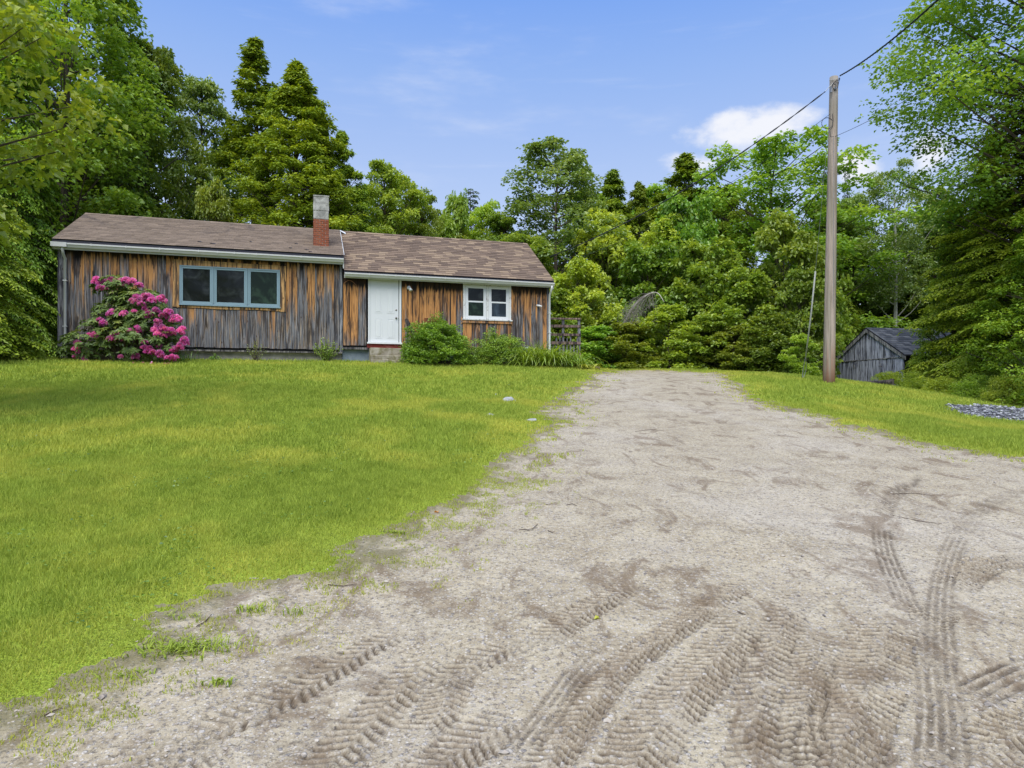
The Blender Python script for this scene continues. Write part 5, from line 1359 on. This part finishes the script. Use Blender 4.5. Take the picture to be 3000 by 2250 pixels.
for a in [(D[0], 1480, 37, 640, 120, 3.2, 10, 'rounded maple behind the right wing roof, left of the airy aspen'), (D[1], 1300, 37, 640, 100, 3.2, 10, 'low bright crown just above the middle of the right roof ridge'),
          (D[0], 1730, 40, 560, 130, 3.2, 10, 'maple filling the gap between the airy aspen and the narrow conifers'), (D[0], 1920, 42, 560, 120, 3.2, 10, 'maple between the narrow conifers and the broad pointed one'),
          (D[1], 2120, 40, 560, 120, 3.2, 10, 'bright crown between the broad pointed conifer and the large round maple'), (D[0], 2410, 41, 600, 110, 3.2, 10, 'maple directly behind the pole'),
          (D[0], 1060, 34, 560, 130, 3.2, 10, 'shaded maple low behind the junction of the two roofs'), (D[1], 1180, 38, 600, 110, 3.2, 10, 'pale crown low behind the right wing, left part')]:
    plant(*a)
# dead bent birch
db = empty('dead_birch', (*at(1845, 1085, 29.6)[:2], 2.5), 0, 'grey dead bent birch top with drooping bare twigs before the bushes', 'dead tree')
g = np.random.default_rng(6)
stem = [at(1790, 1085, 29.9), at(1815, 985, 29.4), at(1852, 905, 28.9), at(1893, 866, 28.5), at(1925, 858, 28.3), at(1946, 885, 28.2)]
O = np.array(db.location)
S = smooth_line3(stem, 30); MB().tube(S - O, np.linspace(.06, .012, len(S)), 7).build('stem', M_BIRCH, db, True)
m = MB()
for i in range(60):
    p = S[g.integers(9, len(S) - 6)] - O; l = g.uniform(.35, 1.3); dxx = g.uniform(-1.1, .15)
    q = p + np.array([dxx * l * .9, g.normal(0, .2), -l * g.uniform(.2, 1.0)]); r = q + np.array([dxx * .15, g.normal(0, .1), -g.uniform(.2, .55)])
    m.tube([p, (p + q) / 2 + (0, 0, .12), q, r], [.008, .006, .004, .003], 3, False)
    for j in range(6):
        a = q + (r - q) * g.random(); m.tube([a, a + (g.normal(0, .13), g.normal(0, .1), -g.uniform(.08, .25))], [.005, .003], 3, False)
tag(m.build('bare_twigs', M_DEAD, db), kind='stuff')

# --- right: behind the shed, birch and the tall trees at the right edge
plant(H_SP, 2481, 62, 498, 24, 1.0, 10, 'narrow far spruce top just right of the pole against the cloud', name='conifer')
plant(H_SP, 2416, 60, 480, 26, 1.0, 10, 'narrow far spruce top just left of the pole', name='conifer')
plant(D[2], 2500, 40, 580, 110, 2.8, 10, 'pale airy tree between the pole and the white birch')
birch = decid(53, 11, 2.0, .40, 110, 130, .12, L_ASPEN, lambda h: math.sin(math.pi * (.12 + .8 * h)) ** .6, (.35, .75), .15, bark=M_BIRCH, open_=.25, nl=26)
plant(birch, 2622, 37, 478, 85, 2.0, 11, 'slender birch with white trunk above the shed roof')
for px, Y, tp, hw, lab in [(2455, 38, 790, 110, 'dark hemlock behind the left eave of the grey shed'), (2560, 40, 740, 120, 'dark hemlock right behind the shed ridge'),
                           (2660, 39, 700, 130, 'shaded hemlock behind the shed below the birch'), (2740, 38, 600, 130, 'tall shaded hemlock right of the birch'),
                           (2480, 35, 880, 80, 'low dark hemlock beside the shed rear wall')]:
    plant(H_[1], px, Y, tp, hw, 3.0, 10, lab, name='conifer')
plant(D[1], 2740, 40, 560, 90, 3.2, 10, 'light green tree top right of the birch')
big_r = decid(54, 15, 4.6, .38, 330, 170, .118, L_MAPLE, lambda h: math.sin(math.pi * (.10 + .85 * h)) ** .5 * (1.1 - .2 * h), (.55, 1.15), .24, open_=.3)
plant(big_r, 3115, 21, -420, 440, 4.6, 15, 'huge leafy tree filling the upper right corner of the picture', rz=1.2)
big_h = hemlock(25, 12, 3.6, .01, 380, .155, L_HEM, prof=lambda h: (1 - h) ** .6 * .95 + .04, droop=.34, tw=12, dens=1.1)
plant(big_h, 3000, 22.5, 240, 265, 3.6, 12, 'large hemlock with bright spray tips at the right edge beside the crushed stone', name='conifer', rz=2.0)
plant(H_[0], 2795, 24.5, 590, 112, 2.7, 10, 'hemlock whose lower boughs overlap the shed roof', name='conifer')
plant(H_[1], 2900, 27, 420, 150, 3.0, 10, 'dark hemlock in the shade between the two bright hemlocks', name='conifer')
plant(H_[0], 3130, 19, 420, 220, 2.7, 10, 'hemlock standing just past the right picture edge', name='conifer')
plant(D[0], 3400, 24, 100, 330, 3.2, 10, 'maple just outside the picture at far right')

# --- far wood that closes the gaps
F_ = hemlock(27, 10, 2.8, .03, 150, .32, L_HEMD, droop=.4, tw=8, narrow=.6, prof=HP); G_ = decid(28, 10, 3.4, .03, 110, 90, .26, L_MAPLE, round_, (.6, 1.1))
far = []
gf = np.random.default_rng(77)
k = 0
for row, Y, t0 in ((0, 46, 760), (1, 54, 700)):
    for px in range(-700 if row else -500, 3800, 175 if row else 210):
        k += 1
        if 900 < px < 1560 and row == 1: top = 790
        else: top = t0
        top += gf.uniform(-60, 60); hw = gf.uniform(105, 150)
        if px < 450: top -= 250
        x = (px - 1500) / 2000 * Y; z0 = float(gz(x, Y)); mesh, R0 = ((F_, 2.8), (G_, 3.4))[(k + row) % 2]
        H = 1.6 + (1160 - top) / 2000 * Y - z0; sx = hw / 2000 * Y / R0
        for q in (0, 1):
            v = np.empty(len(mesh[q].vertices) * 3, np.float32); mesh[q].vertices.foreach_get('co', v)
        e = (mesh, x, Y, z0, sx, H / 10, gf.uniform(0, 6.28)); far.append(e)
# one mass per kind: nobody could count these crowns
def wood_mass(name, sel, label):
    """geometry-node scatter of one crown over the points of a mesh"""
    src = bpy.data.objects.new(name + '_source', sel[0][0][0])
    pts = [(a[1], a[2], a[3]) for a in sel]; me = bpy.data.meshes.new(name); me.from_pydata(pts, [], [])
    for k_, col_ in (('sc', [(a[4], a[4], a[5]) for a in sel]), ('rt', [(0, 0, a[6]) for a in sel])):
        at_ = me.attributes.new(k_, 'FLOAT_VECTOR', 'POINT'); at_.data.foreach_set('vector', np.array(col_, np.float32).ravel())
    o = link(name, me); ng = bpy.data.node_groups.new(name, 'GeometryNodeTree')
    ng.interface.new_socket('Geometry', in_out='INPUT', socket_type='NodeSocketGeometry'); ng.interface.new_socket('Geometry', in_out='OUTPUT', socket_type='NodeSocketGeometry')
    n = ng.nodes; i = n.new('NodeGroupInput'); u = n.new('NodeGroupOutput'); ip = n.new('GeometryNodeInstanceOnPoints'); oi = n.new('GeometryNodeObjectInfo')
    oi.inputs[0].default_value = src; ng.links.new(i.outputs[0], ip.inputs['Points']); ng.links.new(oi.outputs['Geometry'], ip.inputs['Instance'])
    for nm_, sk in (('sc', 'Scale'), ('rt', 'Rotation')):
        na = n.new('GeometryNodeInputNamedAttribute'); na.data_type = 'FLOAT_VECTOR'; na.inputs[0].default_value = nm_; ng.links.new(na.outputs[0], ip.inputs[sk])
    ng.links.new(ip.outputs[0], u.inputs[0]); md = o.modifiers.new('scatter', 'NODES'); md.node_group = ng
    return tag(o, label, 'forest', kind='stuff')
wood_mass('far_conifers', [a for a in far if a[0] is F_], 'dark mass of far conifers closing the gaps behind the nearer trees')
wood_mass('far_broadleaves', [a for a in far if a[0] is G_], 'mass of far leafy crowns closing the gaps behind the nearer trees')
# ------------------------------------------------------------------ planting by the cottage
M_PINK = leafmat('petal_magenta', (.52, .035, .33), (.70, .13, .54), (.88, .44, .78), .3, .03)
g = np.random.default_rng(60)
def W2(px, py, Y): return np.array(at(px, py, Y))
RH = np.array([*at(365, 1065, 18.35)[:2], 0.]); RH[2] = float(gz(RH[0], RH[1]))
rh = empty('rhododendron', tuple(RH), 0, 'big rhododendron full of magenta blossoms in front of the left wall', 'shrub')
lobes = [((-.22, 0, 2.0), (.58, .45, .34)), ((.45, 0, 1.55), (.70, .5, .42)), ((.85, 0, 1.05), (.60, .6, .55)), ((1.18, 0, .55), (.46, .55, .55)), ((.2, -.05, .55), (.95, .7, .6)),
         ((-.85, -.05, .42), (.85, .6, .45)), ((-.62, 0, .95), (.50, .5, .33)), ((.15, 0, 1.15), (.6, .5, .45)), ((-1.25, -.1, .25), (.5, .45, .25)), ((-.1, 0, 1.55), (.36, .4, .5)), ((-.45, 0, 1.35), (.35, .35, .3))]
wts = np.array([a[1][0] * a[1][2] for a in lobes]); wts /= wts.sum()
Cn = []; No = []
for k in g.choice(len(lobes), 820, p=wts):
    c, r = map(np.array, lobes[k]); d = unit(g, 1)[0]; d[2] = abs(d[2]) if g.random() < .6 else d[2]; d[1] = -abs(d[1]) if g.random() < .7 else d[1]
    p = c + d * r * g.uniform(.72, 1.08)
    if p[2] < .04: p[2] = .05 + .1 * g.random()
    Cn.append(p); No.append(d)
Cn = np.array(Cn); No = np.array(No); per = 9
C = np.repeat(Cn, per, 0); ax = np.repeat(No * .7 + np.array([0, 0, .6]), per, 0); ax /= np.linalg.norm(ax, axis=1, keepdims=True)
a = np.tile(np.arange(per) * 6.283 / per, len(Cn)) + g.uniform(0, .6, len(C)); t1 = np.cross(ax, [.3, .2, .9]); t1 /= np.linalg.norm(t1, axis=1, keepdims=True); t2 = np.cross(ax, t1)
dr_ = t1 * np.cos(a)[:, None] + t2 * np.sin(a)[:, None]
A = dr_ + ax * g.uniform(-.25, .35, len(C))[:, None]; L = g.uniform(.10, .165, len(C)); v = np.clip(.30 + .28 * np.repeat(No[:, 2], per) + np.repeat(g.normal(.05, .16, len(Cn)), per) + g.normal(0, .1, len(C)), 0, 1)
inner = 1500; ci = g.choice(len(lobes), inner, p=wts); CI = np.array([np.array(lobes[k][0]) + unit(g, 1)[0] * np.array(lobes[k][1]) * g.random() ** .5 * .8 for k in ci]); CI[:, 2] = np.maximum(CI[:, 2], .04)
Vi = leaf_arr(CI, unit(g, inner), unit(g, inner), np.full(inner, .13), np.full(inner, .05))
link('foliage', leaf_mesh('foliage', [(leaf_arr(C, A, ax, L, L * .36, .05), v), (Vi, g.uniform(0, .3, inner))], L_RHO), rh)
m = MB()
for p in Cn[::6]:
    b = np.array([p[0] * .25, 0, .02]); m.tube([b, (b + p) / 2 + (g.normal(0, .1), 0, .0), p], [.022, .014, .006], 4, False)
m.build('stems', M_BARK, rh)
def truss(seed, n=46, r=.105):
    g = np.random.default_rng(seed); d = unit(g, n); d[:, 2] = np.abs(d[:, 2]) * 1.0 - .15
    c = d * r * .55; V = []; vv = []
    for k in range(5):
        a = unit(g, n) * .65 + d * .9; L = g.uniform(.045, .07, n)
        V.append(leaf_arr(c + d * r * .15, a, unit(g, n) + d, L, L * .85, .12)); vv.append(np.clip(g.normal(.5, .25, n) + .25 * d[:, 2], 0, 1))
    return leaf_mesh('blossom', list(zip(V, vv)), M_PINK)
TRS = [truss(s) for s in (1, 2, 3, 4)]
FL = [(690, 270), (640, 235), (740, 250), (700, 320), (890, 230), (850, 215), (940, 210), (1000, 240), (1060, 225), (1120, 230), (1090, 200), (1180, 215), (1240, 275), (1060, 280), (1250, 490), (1210, 520), (1230, 450), (1390, 440), (1350, 430), (1440, 450), (1560, 460), (1600, 440), (1340, 510), (850, 690), (880, 660),
      (1030, 700), (1200, 660), (1380, 650), (1500, 620), (1520, 665), (1680, 660), (750, 820), (700, 780), (1390, 740), (1560, 800), (1520, 790), (1610, 720), (1750, 780), (1840, 770), (1810, 740), (1240, 890), (1270, 930), (610, 1000), (1500, 920), (1570, 905), (1620, 910), (1680, 950), (1690, 990),
      (905, 1045), (900, 1000), (1860, 950), (1920, 1060), (1870, 1130), (380, 1110), (1330, 1180), (1370, 1240), (1740, 1220), (1820, 1190), (1220, 1300), (1600, 1300), (1740, 1310), (1755, 1345), (480, 1320), (390, 1240)]
gq = random.Random(3)
FL += [(zx + gq.uniform(-60, 60), zy + gq.uniform(-45, 55)) for zx, zy in FL if gq.random() < .8] + [(gq.uniform(350, 1850), gq.uniform(850, 1330)) for _ in range(16)]
for i, (zx, zy) in enumerate(FL):
    px, py = 150 + zx / 4.916, 780 + zy / 4.916; p = W2(px, py, 17.85 + .15 * ((i * 7) % 5) / 5) - RH
    if zy < 300: p = W2(px, py, 18.1) - RH
    o = link('blossom', TRS[i % 4], rh); o.location = p; o.rotation_euler = (.3, 0, i * 1.3); s = .62 + .42 * ((i * 13) % 7) / 7; o.scale = (s, s, s)
for i, (px, py) in enumerate([(392, 1067), (443, 1068), (480, 1066), (494, 1069), (418, 1066)]):
    Y = 17.75; x, y, z = at(px, py, Y); V = leaf_arr(np.array([[0, 0, 0.]] * 6), unit(g, 6) * (1, 1, .3), np.array([[0, 0, 1.]] * 6), np.full(6, .07), np.full(6, .05)) + g.uniform(-.05, .05, (24, 1)) * 0
    o = link('fallen_petals', leaf_mesh('fallen_petals', [(V, np.full(6, .8))], M_PINK)); o.location = (x, Y, float(gz(x, Y)) + .05)
    tag(o, ['pink petals dropped in the grass below the middle of the rhododendron', 'single drop of pink petals right of the shrub centre', 'pink petals on the lawn near the right foot of the rhododendron', 'last pink petals right of the others on the lawn', 'pink petals close under the lowest hanging blossom'][i], 'petals')

def bush(name, px, base, Y, wpx, hpx, mat, label, L=.05, n=260, per=70, seed=1, depth=.8, cat='shrub', cr=(.10, .2), wr=.6, shell=.3, low=.02):
    g = np.random.default_rng(seed); x, _, _ = at(px, base, Y); z = float(gz(x, Y)); Rx = wpx / 2000 * Y / 2; Hh = hpx / 2000 * Y
    e = empty(name, (x, Y, z), 0, label, cat)
    d = unit(g, n); d[:, 2] = np.abs(d[:, 2]) ** .9; q = g.uniform(.5, 1.0, n) ** .6
    lump = 1 + .16 * np.sin(d[:, 0] * 6 + seed) * np.cos(d[:, 2] * 7 + d[:, 1] * 5)
    C = d * (q * lump)[:, None] * np.array([Rx, Rx * depth, Hh * .93]); C[:, 2] = np.maximum(C[:, 2], low)
    r = g.uniform(*cr, n)
    V, v = clump_leaves(g, C, r, per, L, .7, .05, g.normal(0, .1, n) + .15 * (q - .8), wr=wr, shell=shell)
    V[:, 2] = np.maximum(V[:, 2], -.02)
    link('foliage', leaf_mesh('foliage', [(V, v)], mat), e)
    m = MB()
    for p in C[::max(1, n // 40)]: m.tube([(p[0] * .15, p[1] * .15, -.05), p * .6 + (0, 0, .03), p], [.02, .012, .005], 4, False)
    m.build('stems', M_BARK, e); return e
bush('yew_shrub', 1277, 1066, 20.9, 205, 138, L_YEW, 'dense rounded green yew right of the doorstep', .066, 360, 74, 71, cr=(.12, .24), wr=.55)
bush('spirea_shrub', 1462, 1072, 21.6, 165, 100, L_YEW, 'looser feathery green shrub under the white double window', .056, 260, 62, 72, cr=(.10, .24), wr=.45)
bush('small_shrub', 1375, 1070, 21.0, 60, 62, L_YEW, 'low feathery growth in the gap between yew and spirea', .05, 60, 45, 73, wr=.35)
bush('small_shrub', 1545, 1076, 22.1, 70, 60, L_YEW, 'low twiggy shrub between the spirea and the daylilies', .05, 60, 45, 74, wr=.35)
def sprig_shrub(px, base, Y, wpx, hpx, mat, label, n=24, L=.06, seed=1, name='small_shrub', per=16, upr=.5, cat='shrub'):
    g = np.random.default_rng(seed); x, _, _ = at(px, base, Y); z = float(gz(x, Y)); Rx = wpx / 2000 * Y / 2; Hh = hpx / 2000 * Y
    e = empty(name, (x, Y, z), 0, label, cat); C, A = [], []; m = MB()
    for i in range(n):
        a = g.uniform(0, 6.283); r = Rx * g.random() ** .6; tip = np.array([r * math.cos(a), r * math.sin(a) * .8, Hh * g.uniform(.55, 1) * (1 - .35 * (r / Rx) ** 2)])
        b = np.array([tip[0] * .12, tip[1] * .12, -.03]); mid = b * .5 + tip * .5 + np.array([tip[0] * -.1, 0, Hh * .08])
        m.tube([b, mid, tip], [.009, .006, .003], 3, False)
        t = g.uniform(1 - upr - .3, 1, per)[:, None]; C.append((1 - t) ** 2 * b + 2 * t * (1 - t) * mid + t * t * tip); A.append(unit(g, per) * .9 + (tip - b) / np.linalg.norm(tip - b) * .6)
    C = np.concatenate(C); A = np.concatenate(A); k = len(C); Ls = L * g.uniform(.6, 1.2, k)
    link('foliage', leaf_mesh('foliage', [(leaf_arr(C, A, unit(g, k) + (0, 0, 1), Ls, Ls * .45), np.clip(g.normal(.55, .2, k) + .3 * (C[:, 2] / Hh - .6), 0, 1))], mat), e); m.build('stems', M_BARK, e); return e
sprig_shrub(957, 1059, 20.5, 100, 80, L_WEED, 'bright young shrub at the inner corner of the left wall', 46, .055, 81, per=26)
sprig_shrub(751, 1058, 19.75, 62, 78, L_ASPEN, 'thin dusty green weed standing before the foundation', 22, .045, 82, 'weed', 15, .6, 'weed')
sprig_shrub(630, 1058, 19.4, 36, 26, L_WEED, 'small bright leafy tuft at the foundation below the window', 22, .05, 83, 'weed', 16, .7, 'weed')
sprig_shrub(1330, 985, 21.45, 50, 40, L_WEED, 'leafy sprig sticking up behind the yew', 12, .05, 86, 'weed', 16, .6, 'weed') if False else None
sprig_shrub(905, 1060, 20.2, 34, 12, L_WEED, 'tiny low weed at the concrete base left of the young shrub', 12, .05, 85, 'weed', 12, .8, 'weed')
sprig_shrub(2470, 1145, 0.1, 1, 1, L_WEED, '', 1) if False else None

def strap_plant(name, px, base, Y, n, Lr, W, spread, mat, label, seed, cat='plant', segs=7, upright=.9):
    g = np.random.default_rng(seed); x, _, _ = at(px, base, Y); z = float(gz(x, Y)); e = empty(name, (x, Y, z), 0, label, cat)
    a = g.uniform(0, 6.283, n); L = g.uniform(*Lr, n); el0 = g.uniform(upright - .35, upright + .35, n); el0 = np.clip(el0, .3, 1.5); curl = g.uniform(1.0, 2.3, n)
    b = np.stack([g.normal(0, spread[0], n), g.normal(0, spread[1], n), np.full(n, -.02)], -1)
    pts = [b]; cur = b.copy()
    for s in range(segs):
        t = (s + .5) / segs; e_ = el0 - curl * t ** 1.5; st = (L / segs)[:, None]
        cur = cur + np.stack([np.cos(a) * np.cos(e_), np.sin(a) * np.cos(e_), np.sin(e_)], -1) * st; cur[:, 2] = np.maximum(cur[:, 2], .01); pts.append(cur.copy())
    side = np.stack([-np.sin(a), np.cos(a), np.zeros(n)], -1); V = []
    for s, p in enumerate(pts):
        w = W * (1 - (s / segs) ** 2.2) * (.6 + .4 * min(1, s / 2)) + .001; V += [p - side * w, p + side * w]
    V = np.stack(V, 1); k = V.shape[1]; base_i = np.arange(n)[:, None, None] * k
    q = np.array([[2 * s, 2 * s + 1, 2 * s + 3, 2 * s + 2] for s in range(segs)])
    F = (base_i + q[None]).reshape(-1, 4); v = np.repeat(np.clip(g.normal(.45, .2, n), 0, 1), k).reshape(n, k) + np.linspace(-.15, .2, k)[None]
    link('leaves', np_mesh('leaves', V.reshape(-1, 3), F, mat, False, {'v': np.clip(v, 0, 1).ravel()}), e); return e
strap_plant('daylily_clump', 1600, 1078, 21.7, 620, (.9, 1.5), .02, (.45, .22), L_DAY, 'arching bright green daylily clump at the right corner of the cottage', 91)
strap_plant('daylily_clump', 1650, 1079, 22.2, 260, (.7, 1.15), .018, (.25, .2), L_DAY, 'smaller daylily clump leaning right towards the yellow hosta', 92)
strap_plant('hosta', 1692, 1080, 21.9, 210, (.4, .7), .034, (.20, .14), L_HOS, 'yellow variegated hosta at the right end of the flower bed', 93, upright=.7)
strap_plant('tall_grass', 1580, 1060, 22.4, 70, (.95, 1.5), .007, (.20, .08), L_WEED, 'tall upright grass stalks before the downspout at the right corner', 94, upright=1.5)
strap_plant('tall_grass', 1350, 1070, 21.2, 80, (.35, .6), .009, (.12, .1), L_WEED, 'tuft of unmown grass at the right foot of the yew', 95, upright=1.2)
strap_plant('tall_grass', 545, 1060, 18.9, 50, (.3, .55), .007, (.12, .08), L_WEED, 'wispy grass tuft right of the rhododendron at the foundation', 96, upright=1.2)

# right side: weeds and saplings below the hemlocks
MW = [bush('x_', 0, 0, 20, 1, 1, L_WEED, 'x', .05, 1, 1) for _ in ()]
def weeds(seed, mat, L=.07):
    g = np.random.default_rng(seed); n = 120; d = unit(g, n); d[:, 2] = np.abs(d[:, 2]); C = d * (g.uniform(.4, 1, n) ** .6)[:, None] * np.array([1, .8, .95])
    V, v = clump_leaves(g, C, g.uniform(.16, .3, n), 62, L, .6, .15, g.normal(0, .1, n), wr=.5); return leaf_mesh('foliage', [(V, v)], mat)
WB = [weeds(1, L_LIGHT), weeds(2, L_LIGHT, .08), weeds(3, L_LIGHT, .06)]
for i, (px, base, Y, w, h, k, lab) in enumerate([
    (2600, 1141, 23.5, 110, 62, 0, 'light green weed thicket in front of the shed doors'), (2680, 1148, 22.5, 120, 70, 2, 'weed clump at the right corner of the shed'),
    (2760, 1158, 21, 130, 62, 0, 'low weed mound under the hemlock left of the stone pad'), (2850, 1170, 20, 140, 85, 2, 'leafy weed mound behind the crushed stone pad'),
    (2945, 1186, 19, 130, 100, 0, 'tall bright weed mound at right behind the crushed stone'), (3040, 1195, 18.5, 150, 120, 2, 'weed mound cut by the right picture edge'),
    (2835, 1160, 21.5, 90, 150, 1, 'bright sapling in front of the dark hemlock boughs'), (2740, 1150, 23.5, 80, 95, 1, 'small light sapling under the left hemlock boughs'),
    (2910, 1175, 20.5, 90, 130, 0, 'upright weedy shrub left of the tall bright mound'), (2990, 1190, 20.5, 110, 190, 1, 'pale green sapling at the right edge under the hemlock')]):
    x = (px - 1500) / 2000 * Y; z = float(gz(x, Y)); e = empty('weed_bush', (x, Y, z - .05), i * 1.7, lab, 'bush'); s = w / 4000 * Y; e.scale = (s, s, h / 2000 * Y); link('foliage', WB[k], e)

# ragged weeds in the gravel edge
def rosette(px, py, s, label, n=26, mat=None, seed=1):
    Y = 3200 / (py - 940); strap_plant('weed_tuft', px, py, Y, n, (.35 * s, s), .0022 + .001 * (seed % 3), (s * .7, s * .35), MG, label, seed, 'weed', 3, 1.0)
for i, (px, py, s, lab) in enumerate([(500, 1905, .16, 'ragged grass clump on the gravel in the lower left'), (590, 1895, .15, 'second ragged grass clump right beside the lower left one'), (385, 1985, .10, 'small grass tuft on the gravel below the clump'),
     (730, 1785, .09, 'lone green weed on the gravel below the lawn edge'), (525, 1810, .10, 'weed tuft between lawn edge and gravel'), (345, 1690, .12, 'pale broad leaved weed standing in the lawn at left'),
     (700, 1670, .10, 'broad leaved weed flat at the lawn edge'), (615, 1700, .12, 'leafy weed at the lawn edge left of the flat one'), (1140, 1490, .10, 'low weed on the gravel just off the lawn edge'),
     (640, 2000, .06, 'tiny weed on the open gravel at lower left'), (870, 1790, .07, 'tiny sprout on the gravel'), (1360, 1440, .10, 'grass tuft on the gravel edge by the mid drive'), (1160, 1560, .07, 'little green sprout below the lawn edge')]):
    rosette(px, py, s * .8, lab, 110 if i < 2 else 26, MG, 200 + i)

# clover leaves in the lawn
cx_, cy_ = CLOVER; nC_ = len(cx_); gc = np.random.default_rng(20)
CB = np.stack([cx_, cy_, zsurf(cx_, cy_) + gc.uniform(.018, .045, nC_)], -1); dA = np.stack([np.cos(q_ := gc.uniform(0, 6.28, nC_)), np.sin(q_), np.zeros(nC_)], -1)
sz = gc.uniform(.012, .024, nC_) * (1 + CB[:, 1] * .05)
tag(link('clover', leaf_mesh('clover', [(leaf_arr(CB, dA, np.array([[0, 0, 1.]]) + gc.normal(0, .3, (nC_, 3)), sz, sz * .9, .1), gc.uniform(0, .8, nC_))], L_WEED)), 'patches of small round clover leaves mixed through the lawn', 'clover', kind='stuff')
